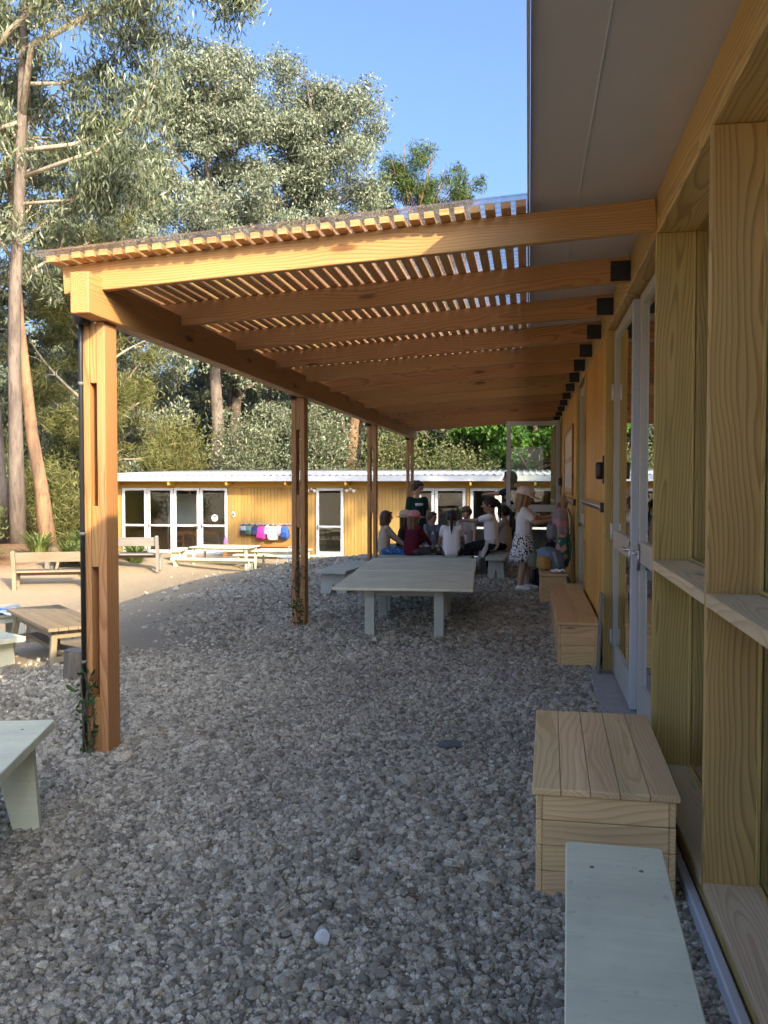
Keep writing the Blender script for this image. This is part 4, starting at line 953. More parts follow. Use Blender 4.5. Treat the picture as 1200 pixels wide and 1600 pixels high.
    # legs
    for s in (-1, 1):
        Hh = hip[s]
        Q = Matrix.Rotation(hipturn, 3, 'Z')
        if sit: kn = Hh + Q @ V((s * .03 * H, .235 * H, .0)); kn.z = max(seat + .03 * H, .27 * H); an = kn + Q @ V((0, .03 * H, 0)); an.z = .045 * H
        else: kn = Hh + V((s * .004 * H, .012 * H, -.225 * H)); an = V((Hh.x + s * .004 * H, -.005 * H, .045 * H))
        if feet is not None: an = V((an.x, an.y + feet[0 if s < 0 else 1], an.z)); kn = kn + V((0, feet[0 if s < 0 else 1] * .5, 0))
        body.capsule(Hh, .058 * H, kn, .038 * H); body.capsule(kn, .037 * H, kn.lerp(an, .35), .036 * H); body.capsule(kn.lerp(an, .35), .036 * H, an, .022 * H)
        toe = an + Q @ V((s * .008 * H, .085 * H, -.022 * H)); heel = an + Q @ V((0, -.015 * H, -.02 * H))
        body.capsule(heel, .022 * H, toe, .018 * H)
        sh.capsule(heel, .027 * H, toe, .023 * H); sh.capsule(an - V((0, 0, .005 * H)), .027 * H, an + Q @ V((0, .03 * H, -.015 * H)), .027 * H)
        if legs in ('pants', 'shorts'):
            pa.capsule(pel + X * s * .036 * H, .070 * H, Hh, .066 * H); pa.capsule(Hh, .066 * H, kn if legs == 'pants' else Hh.lerp(kn, .72), .048 * H if legs == 'pants' else .056 * H)
            if legs == 'pants': pa.capsule(kn, .047 * H, kn.lerp(an, .86), .036 * H)
    b = put('body', body.mesh(), skin, t, None, True); remesh(b, .0065 * H / 1.2, 3)
    if shirt is not None: remesh(put('top', cl.mesh(), shirt, t, None, True), .009, 3)
    if bottoms is not None and legs != 'skirt': remesh(put('trousers' if legs == 'pants' else 'shorts', pa.mesh(), bottoms, t, None, True), .009, 3)
    remesh(put('shoes', sh.mesh(), shoe or M_WHITEP, t, None, True), .007, 3)
    if legs == 'skirt':
        n = 40; m = MB(); v = []; f = []; zs = [(.005, .100), (-.05, .118), (-.12, .135), (-.19, .150), (-.235, .158)]
        for z, r_ in zs:
            for k_ in range(n):
                a = 2 * math.pi * k_ / n; rr_ = r_ * H * (1 + .07 * math.sin(a * 9) * (-z / .235)); v.append((rr_ * math.cos(a), rr_ * .82 * math.sin(a), pel.z + .06 * H + z * H * 1.15))
        for i_ in range(len(zs) - 1):
            for k_ in range(n): f.append((i_ * n + k_, i_ * n + (k_ + 1) % n, (i_ + 1) * n + (k_ + 1) % n, (i_ + 1) * n + k_))
        o = put('skirt', m.add(v, f).mesh(True), bottoms, t, None, True); q = o.modifiers.new('t', 'SOLIDIFY'); q.thickness = .006
    # face
    for s in (-1, 1):
        put('eye', MB().ball(hc + hr @ V((s * .15 * hh, .425 * hh, .03 * hh)), .045 * hh, 8, 6).mesh(True), M_EYE, t, None, True)
        put('eyebrow', MB().capsule(hc + hr @ V((s * .08 * hh, .445 * hh, .12 * hh)), .014 * hh, hc + hr @ V((s * .22 * hh, .415 * hh, .125 * hh)), .012 * hh, 6).mesh(True), hairm, t, None, True)
    put('mouth', MB().capsule(hc + hr @ V((-.07 * hh, .425 * hh, -.26 * hh)), .022 * hh, hc + hr @ V((.07 * hh, .425 * hh, -.26 * hh)), .022 * hh, 6).mesh(True), M_LIP, t, None, True)
    # hair
    m = MB(); hp = lambda *q: hc + hr @ V((q[0] * hh, q[1] * hh, q[2] * hh))
    m.ball(hp(0, -.07, .08), (.46 * hh, .50 * hh, .50 * hh), 14, 10, hr)
    if hair in ('short', 'mop'):
        for q in ((-.25, .22, .36), (-.08, .27, .40), (.1, .26, .38), (.26, .20, .34)): m.ball(hp(*q), .13 * hh)
        for s in (-1, 1): m.capsule(hp(s * .36, .08, .1), .12 * hh, hp(s * .39, -.06, -.1), .09 * hh); m.capsule(hp(s * .2, -.38, 0), .16 * hh, hp(s * .18, -.38, -.22), .12 * hh)
        if hair == 'mop':
            rs = random.Random(int(H * 1000))
            for _ in range(22):
                a = rs.uniform(0, 6.28); e_ = rs.uniform(-.1, 1.3); q = V((math.cos(a) * math.cos(e_) * .42, math.sin(a) * math.cos(e_) * .46 - .06, math.sin(e_) * .48 + .08))
                if q.y < .12 or q.z > .42: m.ball(hp(*q), rs.uniform(.08, .14) * hh)
    if hair in ('bob', 'long'):
        d = -.62 if hair == 'bob' else -.95
        for q in ((-.36, .05), (.36, .05), (-.38, -.2), (.38, -.2), (-.22, -.42), (.22, -.42), (0, -.46)): m.capsule(hp(q[0], q[1], .05), .15 * hh, hp(q[0] * 1.05, q[1] * 1.05, d), .12 * hh)
        m.capsule(hp(-.2, .32, .34), .12 * hh, hp(.2, .32, .34), .12 * hh)
    if hair == 'tail':
        m.capsule(hp(-.2, .30, .34), .10 * hh, hp(.2, .30, .34), .10 * hh); m.ball(hp(0, -.50, .16), .15 * hh)
        P_ = [hp(0, -.54, .16), hp(0, -.66, -.05), hp(.02, -.66, -.45), hp(0, -.62, -.95), hp(.02, -.56, -1.35)]; rr_ = [.12, .15, .14, .10, .03]
        for i_ in range(4): m.capsule(P_[i_], rr_[i_] * hh, P_[i_ + 1], rr_[i_ + 1] * hh)
    remesh(put('hair', m.mesh(), hairm, t, None, True), .0085, 2)
    if hat:
        kind, hm = hat
        # dome and brim follow the head
        v = []; f = []; n = 20; prof = [(.50, .10), (.51, .22), (.47, .40), (.35, .54), (.15, .61), (.01, .62)]
        for r_, z in prof:
            for k_ in range(n): a = 2 * math.pi * k_ / n; v.append(hp(r_ * math.cos(a), r_ * 1.08 * math.sin(a) - .05, z))
        for i_ in range(len(prof) - 1):
            for k_ in range(n): f.append((i_ * n + k_, i_ * n + (k_ + 1) % n, (i_ + 1) * n + (k_ + 1) % n, (i_ + 1) * n + k_))
        o = put('cap' if kind == 'cap' else 'sun_hat', MB().add(v, f).mesh(True), hm, t, None, True); q = o.modifiers.new('t', 'SOLIDIFY'); q.thickness = .008; q.offset = 1
        v = []; f = []
        if kind == 'cap':
            for i_ in range(9):
                a = R(20 + 140 * i_ / 8)
                for r_, dz in ((.49, .14), (.80 + .12 * math.sin(a) ** 2, .05)): v.append(hp(r_ * math.cos(a) * (.9 if r_ > .5 else 1), r_ * 1.12 * math.sin(a) - .05, dz))
            f = [(2 * i_, 2 * i_ + 1, 2 * i_ + 3, 2 * i_ + 2) for i_ in range(8)]
        else:
            for i_ in range(24):
                a = 2 * math.pi * i_ / 24
                for r_, dz in ((.50, .12), (.82, .02)): v.append(hp(r_ * math.cos(a), r_ * 1.06 * math.sin(a) - .05, dz))
            f = [(2 * i_, 2 * i_ + 1, (2 * i_ + 3) % 48, (2 * i_ + 2) % 48) for i_ in range(24)]
        o = put('peak' if kind == 'cap' else 'brim', MB().add(v, f).mesh(True), hm, t, None, True); q = o.modifiers.new('t', 'SOLIDIFY'); q.thickness = .008
    return t, pel, nk, hc
CW = cloth('white_tee', (.80, .77, .74), .18); CB = cloth('beige_knit', (.40, .32, .25), .25); CM = cloth('maroon_hoodie', (.11, .012, .022), .3); CG = cloth('dark_green_tee', (.012, .045, .035), .3)
CS = cloth('slate_tee', (.12, .155, .18), .25); CT = cloth('sand_tee', (.46, .39, .32), .2); CK = cloth('black_clothes', (.018, .019, .022), .3); CN = cloth('navy_shirt', (.025, .03, .05), .3)
CBL = cloth('blue_print', (.02, .16, .45), .2, (.55, .35, .08), 22, .62); CFL = cloth('floral_skirt', (.78, .75, .72), .15, (.02, .02, .022), 42, .55); CDN = cloth('denim', (.06, .09, .16), .25); CGR = cloth('grey_trousers', (.10, .10, .11), .25)
CP = cloth('pink_cap_cloth', (.62, .25, .24), .15); CPP = cloth('pale_pink_cap', (.72, .54, .48), .15, (.78, .68, .60), 18, .5); CST = cloth('straw_hat_cloth', (.50, .40, .26), .2)
EA = R(-90)      # facing +X
person('girl with brown bob and beige jumper seated at the left of the busy table', (-2.25, 13.72, 0), R(-68), 1.20, 'sit', ((-.10, .34, .45), (.12, .34, .45)), CB, CBL, 'bob', H_BRN, sleeves='long', lean=.08)
person('child in a straw sun hat and black top half hidden behind the maroon hoodie', (-2.02, 14.12, 0), R(-70), 1.18, 'sit', ((-.10, .34, .46), (.12, .32, .46)), CK, CDN, 'long', H_BRN, hat=('hat', CST), lean=.15)
person('child in maroon hoodie and pink cap seated with back to the camera', (-1.79, 13.56, 0), R(-32), 1.20, 'sit', ((-.06, .36, .46), (.12, .36, .46)), CM, CGR, 'long', H_LBR, sleeves='long', hat=('cap', CP), lean=.16, head=(R(-30), 0))
person('boy with dark wavy hair and slate tee facing the camera at the table', (-1.62, 14.98, 0), R(180 + 14), 1.10, 'sit', ((-.14, .34, .44), (.12, .36, .44)), CS, CGR, 'mop', H_BRN, skin=SK2, lean=.14, head=(R(38), 0))
person('girl with black ponytail and white tee seated with back to the camera', (-1.16, 13.50, 0), R(4), 1.23, 'sit', ((-.20, .30, .45), (.20, .34, .45)), CW, CGR, 'tail', H_BLK, lean=.10, head=(0, R(-6)))
person('boy with light brown hair and sand tee looking down at the table', (-1.03, 15.02, 0), R(178), 1.26, 'sit', ((-.16, .36, .46), (.10, .38, .46)), CT, CDN, 'mop', H_LBR, lean=.16, head=(0, R(-24)))
t7, p7, n7, h7 = person('dark haired girl in white tee reaching left across the table', (-.56, 13.86, 0), R(84), 1.46, 'sit', ((.10, .52, .84), (.14, .12, .55)), CW, CK, 'tail', H_BLK, skin=SK2, seat=.40, lean=.05, head=(R(8), R(-8)))
# cardigan tied round her waist
m = MB(); P_ = p7
m.capsule(P_ + Vector((-.10, -.02, .03)), .075, P_ + Vector((.10, -.02, .03)), .075); m.capsule(P_ + Vector((-.13, .05, .0)), .05, P_ + Vector((-.15, .12, -.20)), .035); m.capsule(P_ + Vector((-.06, .10, .0)), .05, P_ + Vector((-.05, .17, -.20)), .035)
remesh(put('cardigan', m.mesh(), cloth('pale_cardigan', (.58, .54, .52), .25), t7, None, True), .009, 3)
person('girl with long dark ponytail and pale tee behind the reaching girl', (-.36, 14.42, 0), R(70), 1.25, 'sit', ((-.10, .30, .48), (.10, .32, .48)), CT, CK, 'tail', H_BLK, seat=.36, lean=.05)
t9, p9, n9, h9 = person('boy in dark green tee with white print standing behind the seated children', (-1.96, 15.65, 0), R(-150), 1.47, 'stand', (None, None), CG, CK, 'mop', H_BRN, head=(R(25), R(-12)), shoe=M_BLACK)
# pale print across the chest
m = MB(); v = []; f = []
for i in range(9):
    a = -.55 + 1.1 * i / 8
    for z in (0, .05): v.append((.098 * math.sin(a) * 1.47 * .95, .0725 * math.cos(a) * 1.47 * 1.06, n9.z - .15 + z))
f = [(2 * i, 2 * i + 2, 2 * i + 3, 2 * i + 1) for i in range(8)]
o = put('chest_print', m.add(v, f).mesh(True), M_WHITEP, t9, None, True); q = o.modifiers.new('t', 'SOLIDIFY'); q.thickness = .012; q.offset = 0
person('dark haired person in navy shirt leaning forward behind the open glass door', (-.24, 17.05, 0), R(75), 1.68, 'stand', ((.02, .60, 1.22), (.18, .42, 1.0)), CN, CK, 'short', H_BLK, skin=SK2, lean=.16, shoe=M_BLACK, group=None)
person('girl in pink cap and black and white skirt standing at the hung bags', (-.06, 12.02, 0), EA, 1.38, 'stand', ((-.05, .40, 1.00), (.12, .36, .95)), CW, CFL, 'long', H_BLD, hat=('cap', CPP), legs='skirt', head=(0, R(-14)), feet=(.06, -.04), lean=.02, group=None)

# ------------------------------------------------------------------ trees and shrubs
L_EUC = leafmat('eucalyptus_leaf', [(.085, .112, .066), (.155, .185, .115), (.22, .25, .165), (.31, .335, .24)], .25, .42, .4)
L_EUCD = leafmat('dark_eucalyptus_leaf', [(.065, .085, .042), (.12, .145, .075), (.17, .20, .11), (.28, .30, .19)], .28, .42, .5)
L_WAT = leafmat('feathery_wattle_leaf', [(.085, .095, .03), (.16, .165, .055), (.25, .24, .09)], .35, .6, .2)
L_PINE = leafmat('pine_needle', [(.035, .06, .018), (.07, .11, .03), (.12, .16, .045)], .25, .5, .3)
L_BRT = leafmat('bright_broad_leaf', [(.035, .085, .015), (.075, .17, .03), (.13, .26, .05)], .4, .5, .3)
L_OLIVE = leafmat('olive_shrub_leaf', [(.07, .085, .03), (.13, .15, .055), (.21, .22, .10)], .3, .5, .3)
L_GRS = leafmat('strap_grass_leaf', [(.09, .14, .03), (.17, .24, .06), (.28, .30, .12)], .3, .5, .25)
L_VINE = leafmat('vine_leaf', [(.02, .05, .012), (.045, .10, .025), (.08, .14, .04)], .3, .45, .35)
B_GUM = bark('gum_bark', (.21, .165, .13), (.115, .088, .07), (.055, .042, .034)); B_ORG = bark('stringy_orange_bark', (.32, .18, .095), (.16, .10, .065), (.07, .045, .03)); B_PALE = bark('pale_limb_bark', (.46, .38, .28), (.30, .23, .16), (.18, .13, .09)); B_DRK = bark('dark_bark', (.15, .11, .085), (.09, .065, .05), (.05, .036, .03))

def leaves(cen, length, width, droop, rs, out=None, spread=1.):
    """one narrow four-cornered leaf at every centre"""
    n = len(cen); a = rs.normal(size=(n, 3)) * spread; a[:, 2] -= droop
    if out is not None: a += out
    a /= np.linalg.norm(a, axis=1)[:, None]; b = np.cross(a, rs.normal(size=(n, 3))); b /= np.linalg.norm(b, axis=1)[:, None]
    L = length * rs.uniform(.65, 1.3, (n, 1)); Wd = width * rs.uniform(.7, 1.25, (n, 1))
    v = np.stack([cen - a * L * .5, cen + b * Wd * .5 - a * L * .08, cen + a * L * .5, cen - b * Wd * .5 - a * L * .08], 1).reshape(-1, 3)
    return v
def leaf_obj(name, vs, mat, parent=None, M=None):
    v = np.concatenate(vs) if isinstance(vs, list) else vs; n = len(v) // 4
    return put(name, np_mesh(name, v, np.arange(n * 4).reshape(n, 4)), mat, parent, M, True)
def bez(p0, p1, p2, n):
    t = np.linspace(0, 1, n)[:, None]; return (1 - t) ** 2 * np.array(p0) + 2 * t * (1 - t) * np.array(p1) + t ** 2 * np.array(p2)
def tree(label, x, y, height, tr, crown_r, crown_lo, leafm, barkm, seed, nl=16, leaf=(.22, .08), per=500, droop=.9, lean=(0, 0), group='trees beyond the yard', clump=.95, name='gum_tree', squash=.8, limbm=None, top_heavy=.5, z0=None, subs=4):
    rs = np.random.RandomState(seed); zb = g(x, y) if z0 is None else z0
    t = thing(name, label, 'tree', (x, y, zb - .1), 0, group)
    n = 9; zz = np.linspace(0, height * .86, n); wob = np.cumsum(rs.normal(0, .10, (n, 2)), 0) * (height / 14); wob[0] = 0
    tp = np.stack([lean[0] * (zz / height) + wob[:, 0], lean[1] * (zz / height) + wob[:, 1], zz], -1)
    rad = tr * (1 - .86 * (zz / height) ** .9); rad[0] *= 1.22
    put('trunk', MB().tube(tp, list(rad), 12).mesh(True), barkm, t, None, True)
    br = MB(); V = []; ccz = height * (crown_lo + 1) / 2; hz = height * (1 - crown_lo) / 2
    for i in range(nl):
        f_ = (i + rs.uniform(.1, .9)) / nl
        # end of the limb on the crown's surface
        ze = -1 + 2 * f_ ** .8; ang = i * 2.4 + rs.uniform(-.5, .5); rr_ = math.sqrt(max(.12, 1 - (abs(ze) ** 2.8))) * crown_r * rs.uniform(.55, 1.02)
        if ze > 0: rr_ *= (1 - .18 * ze)
        zt_ = ccz + ze * hz * .93; s = max(.18, min(.9, (zt_ - rr_ * rs.uniform(.5, .9)) / (height * .86)))
        st = np.array([np.interp(s * height * .86, zz, tp[:, k_]) for k_ in range(3)]); tx = np.array([np.interp(min(zt_, zz[-1]), zz, tp[:, k_]) for k_ in range(2)])
        en = np.array([tx[0] + rr_ * math.cos(ang), tx[1] + rr_ * math.sin(ang), zt_]); md = (st + en) / 2 + np.array([0, 0, -.12 * rr_]) + rs.normal(0, .25, 3)
        P = bez(st, md, en, 7); r0 = np.interp(st[2], zz, rad) * .55; br.tube(P, list(np.linspace(r0, .02, 7)), 6, False)
        for j in range(subs):
            q = rs.uniform(.45, 1.); b0 = P[int(q * 6)]; e = b0 + rs.normal(0, .5, 3) * crown_r * .34 + np.array([math.cos(ang), math.sin(ang), .35]) * crown_r * .12
            br.tube(bez(b0, (b0 + e) / 2 + rs.normal(0, .12, 3), e, 4), [.028, .02, .014, .006], 4, False)
            cr = clump * rs.uniform(.55, 1.15); k_ = int(per * (cr / clump) ** 2 * rs.uniform(.7, 1.2))
            d = rs.normal(size=(k_, 3)); d /= np.linalg.norm(d, axis=1)[:, None]; d *= (rs.uniform(0, 1, (k_, 1)) ** .45) * cr; d[:, 2] *= squash
            # twigs break the clump into sprays
            tw = rs.normal(size=(14, 3)); tw /= np.linalg.norm(tw, axis=1)[:, None]; tw *= cr * rs.uniform(.5, 1.05, (14, 1)); tw[:, 2] *= squash
            pick = rs.randint(0, 14, k_); mixf = rs.uniform(.25, .75, (k_, 1)); d = d * (1 - mixf) + tw[pick] * mixf
            V.append(leaves(e + d, leaf[0], leaf[1], droop, rs))
    put('branches', br.mesh(True), limbm or barkm, t, None, True)
    leaf_obj('crown', V, leafm, t); return t
def shrub(label, x, y, h_, r, leafm, seed, n=2600, leaf=(.12, .03), droop=-.2, name='shrub', barkm=B_DRK, group='shrubs beyond the yard', spray=26, squash=1.):
    rs = np.random.RandomState(seed); t = thing(name, label, 'shrub', (x, y, g(x, y) - .05), 0, group); st = MB(); V = []
    for i in range(spray):
        a = rs.uniform(0, 6.28); q = rs.uniform(0, 1) ** .6; zt_ = h_ * (rs.uniform(.25, 1.)); rr_ = r * q * math.sqrt(max(.1, 1 - (zt_ / h_ - .45) ** 2 * 2.2))
        e = np.array([rr_ * math.cos(a), rr_ * math.sin(a), zt_]); P = bez((0, 0, 0), (rr_ * .25 * math.cos(a), rr_ * .25 * math.sin(a), zt_ * .65), e, 6)
        st.tube(P, list(np.linspace(.03 * h_ / 2.5, .006, 6)), 5, False)
        k_ = n // spray; s = rs.uniform(.35, 1.05, k_); base = np.stack([np.interp(s, np.linspace(0, 1, 6), P[:, c_]) for c_ in range(3)], -1)
        out = base - np.array([0, 0, h_ * .3]); out /= np.linalg.norm(out, axis=1)[:, None] + 1e-6
        V.append(leaves(base + rs.normal(0, .16 * r, (k_, 3)), leaf[0], leaf[1], droop, rs, out * .6))
    put('stems', st.mesh(True), barkm, t, None, True); leaf_obj('foliage', V, leafm, t); return t

# the near gum on the left: pale limbs reach across the top of the picture
def near_gum():
    bx0, by0 = -12.6, 20.2; zb = g(bx0, by0); rs = np.random.RandomState(21)
    t = thing('gum_tree', 'tall slender gum on the left with long pale limbs across the sky', 'tree', (bx0, by0, zb - .1), R(9.28), 'trees beyond the yard')
    U = lambda u, z, d=0.: (u, d, z - zb + .1)
    tp = [U(.05, zb - .1), U(.04, 2.5), U(.03, 4.5), U(.06, 6.1), U(.22, 8.7), U(.29, 10.3), U(.36, 12.2), U(.40, 14.2), U(.5, 16.6)]
    put('trunk', MB().tube(tp, [.22, .17, .155, .145, .135, .12, .10, .075, .03], 14).mesh(True), B_GUM, t, None, True)
    limbs = [([U(.3, 10.4), U(.76, 11.9, -.5), U(2.35, 12.5, -.8), U(3.4, 12.8, -.9), U(4.3, 13.4, -.9), U(4.9, 14.1, -1)], .10), ([U(3.4, 12.8, -.9), U(4.4, 13.06, -.9), U(5.5, 13.25, -.8), U(6.0, 12.7, -.7)], .05),
             ([U(.33, 9.6), U(1.4, 9.85, .3), U(2.2, 10.2, .5), U(3.1, 10.8, .6), U(3.95, 11.5, .6)], .065), ([U(.3, 8.95), U(1.56, 9.26, -.3), U(2.3, 9.4, -.5), U(3.3, 10.15, -.6), U(3.75, 10.9, -.7)], .06),
             ([U(.3, 10.3), U(-.4, 10.0, -.2), U(-1.3, 9.2, -.4), U(-2.2, 8.9, -.5)], .06), ([U(.3, 11.2), U(1.2, 11.4, .4), U(2.4, 12.0, .7), U(3.2, 12.9, .8)], .06), ([U(-1.0, 11.0, -.3), U(.29, 12.2, -.6), U(1.24, 13., -.7), U(1.9, 13.7, -.8), U(2.6, 14.8, -.9)], .09),
             ([U(.38, 13.), U(1.2, 13.8, .3), U(2.0, 15.0, .5)], .05), ([U(.3, 9.8), U(-.6, 10.6, .3), U(-1.5, 11.8, .4)], .06), ([U(.25, 8.3), U(1.3, 8.45, .2), U(2.2, 8.6, .3), U(2.9, 8.3, .3)], .045), ([U(.36, 12.0), U(-.5, 12.8, .2), U(-1.5, 13.6, .3)], .05)]
    for P, r0 in limbs: put('limb', MB().tube(P, list(np.linspace(r0, .014, len(P))), 8).mesh(True), B_PALE, t, None, True)
    tw = MB(); V = []
    for P, r0 in limbs:
        P = np.array(P)
        for j in range(15):
            s = rs.uniform(.35, 1.) * (len(P) - 1); i = min(int(s), len(P) - 2); b = P[i] + (P[i + 1] - P[i]) * (s - i); e = b + rs.normal(0, .55, 3) + np.array([.15, 0, .15])
            Q = bez(b, (b + e) / 2 + np.array([0, 0, .15]), e, 5); tw.tube(Q, [.016, .012, .009, .006, .003], 4, False)
            k_ = rs.randint(110, 260); c_ = Q[rs.randint(1, 5, k_)] + rs.normal(0, .19, (k_, 3)); c_[:, 2] -= rs.uniform(0, .22, k_); V.append(leaves(c_, .22, .042, 1.3, rs, spread=.7))
    put('twigs', tw.mesh(True), B_PALE, t, None, True); leaf_obj('crown', V, L_EUCD, t)
near_gum()
tree('thick grey gum trunk at the left edge', -14.15, 21.6, 17, .36, 3.6, .5, L_EUCD, B_GUM, 3, nl=12, leaf=(.24, .05), per=260, droop=1.2, lean=(-.3, 0), limbm=B_PALE)
tree('orange barked gum leaning left behind the backrest bench', -12.2, 21.0, 13.5, .20, 2.8, .5, L_EUCD, B_ORG, 4, nl=10, leaf=(.24, .05), per=240, droop=1.2, lean=(-1.5, .6), limbm=B_PALE)
tree('broad silver gum crown left of centre, twin grey trunk below', -13.4, 35.4, 21.2, .34, 3.3, .36, L_EUC, B_GUM, 5, nl=34, leaf=(.18, .07), per=900, lean=(.4, 0), clump=1.25)
tree('tall silver gum with domed crown against open blue sky', -10.2, 39.6, 21.6, .38, 3.5, .30, L_EUC, B_GUM, 6, nl=38, leaf=(.18, .07), per=900, lean=(.3, 0), clump=1.3)
tree('dark trunked gum just left of the domed gum', -12.9, 37.6, 14.5, .36, 2.9, .34, L_EUC, B_DRK, 7, nl=16, leaf=(.19, .07), per=620)
tree('reddish trunked gum behind the third pergola post', -6.9, 35.3, 13.0, .33, 2.6, .38, L_EUC, B_ORG, 8, nl=14, leaf=(.19, .07), per=560)
tree('pine with upright tufts low beside the domed gum', -5.7, 45.7, 20.0, .3, 3.2, .5, L_PINE, B_ORG, 9, nl=34, leaf=(.34, .04), per=330, droop=-.9, clump=.75, name='pine_tree', squash=1.15, subs=5)
tree('feathery yellow green wattle tree left, between the slender gum and the pergola', -14.3, 27.6, 11.3, .2, 2.5, .22, L_WAT, B_PALE, 10, nl=18, leaf=(.34, .03), per=420, droop=.2, clump=.85, name='wattle_tree')
tree('silver gum low behind the pergola corner', -15.6, 31.5, 13.0, .28, 3.1, .2, L_EUC, B_GUM, 11, nl=20, leaf=(.19, .07), per=620)
tree('dense dark gum at the far left of the wood', -20.5, 30.5, 16.0, .33, 4.2, .2, L_EUCD, B_DRK, 12, nl=22, leaf=(.28, .09), per=420)
tree('grey gum standing behind the wattle on the left', -18.2, 35.5, 17.5, .33, 3.6, .25, L_EUC, B_GUM, 13, nl=22, leaf=(.2, .075), per=560)
tree('bright green broadleaf tree seen through the open glass door', .4, 35.0, 8.0, .22, 3.4, .12, L_BRT, B_DRK, 14, nl=22, leaf=(.2, .14), per=380, droop=.3, name='broadleaf_tree')
tree('bright green broadleaf tree right of the fourth pergola post', -2.6, 36.8, 8.6, .22, 3.2, .14, L_BRT, B_GUM, 15, nl=20, leaf=(.2, .13), per=360, droop=.3, name='broadleaf_tree')
tree('broadleaf tree hidden partly by the classroom block on the right', 4.6, 36.5, 9.0, .24, 3.6, .12, L_BRT, B_DRK, 16, nl=20, leaf=(.22, .14), per=340, droop=.3, name='broadleaf_tree')
for i, (x, y, h_, r, lm, nm, lb) in enumerate((
        (-13.0, 31.0, 4.6, 1.7, L_WAT, 'wattle_shrub', 'feathery yellow green shrub above the far glass doors'), (-10.7, 33.0, 5.0, 1.8, L_EUCD, 'shrub', 'dark grey green shrub above the far building right of the wattle shrub'),
        (-8.3, 33.5, 5.2, 1.9, L_EUCD, 'shrub', 'dark grey green shrub behind the second pergola post'), (-5.0, 33.5, 4.6, 1.8, L_OLIVE, 'shrub', 'olive shrub behind the third pergola post'),
        (-15.6, 28.5, 4.2, 1.7, L_OLIVE, 'shrub', 'olive shrub left of the far building end'), (-16.4, 24.6, 3.0, 1.5, L_OLIVE, 'shrub', 'olive shrub between the grey and orange trunks'),
        (-13.9, 24.2, 2.6, 1.3, L_WAT, 'wattle_shrub', 'small feathery shrub behind the orange trunk'), (-13.2, 19.2, 1.25, .75, L_OLIVE, 'shrub', 'grey green bush at the left edge behind the backrest bench'),
        (-14.6, 20.8, 1.9, 1.1, L_OLIVE, 'shrub', 'taller bush at the foot of the grey trunk'), (-18.5, 27.0, 4.0, 2.0, L_OLIVE, 'shrub', 'broad olive shrub deep in the wood on the left'), (-2.4, 32.8, 3.6, 1.5, L_OLIVE, 'shrub', 'olive shrub above the far roof beside the fourth post'))):
    wat = lm is L_WAT
    shrub(lb, x, y, h_, r, lm, 40 + i, n=int(5500 + 4200 * h_), leaf=(.28, .026) if wat else (.13, .05), name=nm, spray=int(26 + 8 * h_))
def grass_clump(label, x, y, h_, r, n, seed):
    rs = np.random.RandomState(seed); t = thing('strap_leaf_plant', label, 'plant', (x, y, g(x, y)), 0, 'strap leaf plants on the mulch bank'); v = []; q = []
    for i in range(n):
        a = rs.uniform(0, 6.28); L = h_ * rs.uniform(.6, 1.15); o = np.array([math.cos(a), math.sin(a), 0]); s = np.array([-math.sin(a), math.cos(a), 0]) * .012; b = o * rs.uniform(0, r * .3); k0 = len(v); out = rs.uniform(.25, 1.) * r
        for f_, w_ in ((0, 1), (.45, 1), (.8, .8), (1., .15)):
            p = b + o * out * f_ ** 1.7 + np.array([0, 0, L * (f_ - .42 * f_ ** 3)]); v += [p - s * w_, p + s * w_]
        q += [(k0 + 2 * j, k0 + 2 * j + 1, k0 + 2 * j + 3, k0 + 2 * j + 2) for j in range(3)]
    put('blades', np_mesh('blades', np.array(v), np.array(q)), L_GRS, t, None, True)
for i, (x, y, h_, lb) in enumerate(((-10.9, 18.4, .75, 'bright strap leaf plant left of the orange trunk base'), (-10.2, 18.6, .6, 'strap leaf plant behind the bench backrest centre'), (-9.75, 19.0, .62, 'strap leaf plant behind the bench backrest right end'), (-11.7, 17.6, .5, 'low strap leaf plant at the left of the mulch bank'), (-10.4, 19.6, .7, 'strap leaf plant at the foot of the orange trunk'), (-9.3, 19.9, .5, 'strap leaf plant behind the first pergola post'), (-12.3, 16.9, .5, 'low strap leaf plant at the left edge above the bench'))):
    grass_clump(lb, x, y, h_ * 1.25, .6, 220, 70 + i)
# creepers on the two nearest posts
def creeper(label, y, h_, n, seed, x=-2.30):
    rs = np.random.RandomState(seed); t = thing('creeper', label, 'plant', (x, y - .1, 0), 0, 'creepers on the posts'); st = MB(); V = []
    for j in range(4):
        z = np.linspace(0, h_ * rs.uniform(.5, 1.), 10); P = np.stack([rs.uniform(-.03, .03) + .025 * np.sin(z * 9 + j), -.012 + .014 * np.sin(z * 7 + 2 * j), z], -1); st.tube(P, .004, 5)
        k_ = n // 4; b = P[rs.randint(1, 10, k_)]; w_ = .022 + .03 * np.exp(-((b[:, 2:3] - h_ * .55) / .12) ** 2); c_ = b + rs.normal(0, 1, (k_, 3)) * w_ * np.array([1, .6, 1]); V.append(leaves(c_, .038, .024, .4, rs))
    put('stems', st.mesh(True), B_DRK, t, None, True); leaf_obj('foliage', V, L_VINE, t)
creeper('thin creeper climbing the foot of the first post and its pipe', 4.415, .75, 110, 91, -2.27)
creeper('leafy creeper climbing the lower part of the second post', 8.60, .80, 130, 92, -2.27)
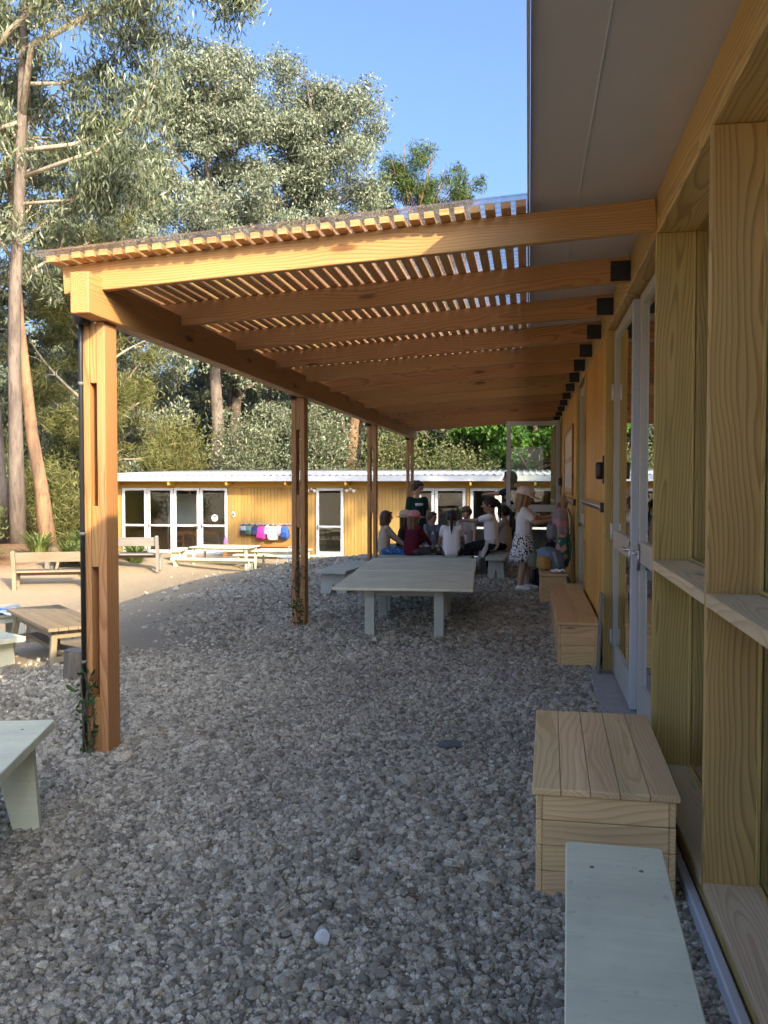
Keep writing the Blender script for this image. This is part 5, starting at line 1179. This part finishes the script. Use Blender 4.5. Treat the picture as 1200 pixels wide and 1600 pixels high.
# the wood closing the view, one mass
def far_wood():
    rs = np.random.RandomState(77); V = []; n = 1900
    for i in range(n):
        x = rs.uniform(-52, 26); y = rs.uniform(46, 66) + abs(x + 8) * .12; top = 9.5 + 3.5 * math.sin(x * .31) + rs.uniform(-2, 2)
        if x > -6: top *= .72
        z = rs.uniform(-.8, top); k_ = 95; d = rs.normal(size=(k_, 3)) * np.array([1.1, 1.1, .9]); V.append(leaves(np.array([x, y, z]) + d, .5, .24, .6, rs))
    tag(leaf_obj('far_wood', V, L_EUCD), 'dense dark green wood closing the view behind the yard', 'wood', kind='stuff')
far_wood()
for i in range(14):
    rs = random.Random(300 + i); x = -25 + i * 1.95 + rs.uniform(-.6, .6); y = rs.uniform(41, 47); h_ = rs.uniform(8, 12); r0 = rs.uniform(.13, .25)
    t = thing('bare_trunk', 'slim bare tree trunk standing in the wood behind the far roof', 'tree trunk', (x, y, -.9), 0, 'slim trunks in the wood')
    P = [(rs.uniform(-.1, .1) * j, rs.uniform(-.1, .1) * j, h_ * j / 5) for j in range(6)]
    put('trunk', MB().tube(P, [r0 * (1 - .13 * j) for j in range(6)], 8).mesh(True), B_GUM, t, None, True)
    b = MB()
    for j in range(5):
        z = h_ * rs.uniform(.3, .9); a = rs.uniform(0, 6.28); l_ = rs.uniform(.8, 1.8); p = Vector(P[int(z / h_ * 5)]); b.tube([(p.x, p.y, z), (p.x + l_ * .5 * math.cos(a), p.y + l_ * .5 * math.sin(a), z + .2), (p.x + l_ * math.cos(a), p.y + l_ * math.sin(a), z + .7)], [.04, .025, .008], 5)
    put('branches', b.mesh(True), B_PALE, t, None, True)

# tall gums behind the classroom block: they throw the dappled shade on the far wall and the yard
for i, (x, y, h_, lb) in enumerate(((12.5, 4.2, 18.5, 'tall gum behind the classroom roof, nearest to its middle'), (11.0, 11.5, 14.5, 'shorter gum behind the far end of the classroom roof'))):
    tree(lb, x, y, h_, .32, 3.3, .45, L_EUCD, B_GUM, 60 + i, nl=12, leaf=(.26, .10), per=330, clump=.9, group='gums behind the classroom block', subs=2)
# fallen leaves and twigs
def litter():
    rs = np.random.RandomState(8); n = 520; y = 1.2 + 14 * rs.rand(n) ** 1.3; x = rs.uniform(-1, 1, n) * 0; x = .5 - rs.rand(n) * (1.2 + .45 * y); c = np.stack([x, y, G(x, y) + .03], -1)
    a = rs.uniform(0, 6.28, n); ax = np.stack([np.cos(a), np.sin(a), rs.normal(0, .15, n)], -1); sd_ = np.stack([-np.sin(a), np.cos(a), rs.normal(0, .3, n)], -1); L = rs.uniform(.03, .10, (n, 1)); w_ = np.where(rs.rand(n, 1) < .4, .0022, .007)
    v = np.stack([c - ax * L * .5, c + sd_ * w_, c + ax * L * .5, c - sd_ * w_], 1).reshape(-1, 3)
    k = N('dry_leaf'); rp = k.n('ShaderNodeNewGeometry').outputs['Random Per Island']; m_ = k.done(k.bsdf(k.ramp(rp, [(0, (.10, .06, .035)), (.5, (.24, .16, .09)), (1, (.42, .33, .22))]), .8, .2))
    tag(leaf_obj('leaf_litter', v, m_), 'dry leaves and twigs scattered over the gravel', 'leaf litter', kind='stuff')
litter()
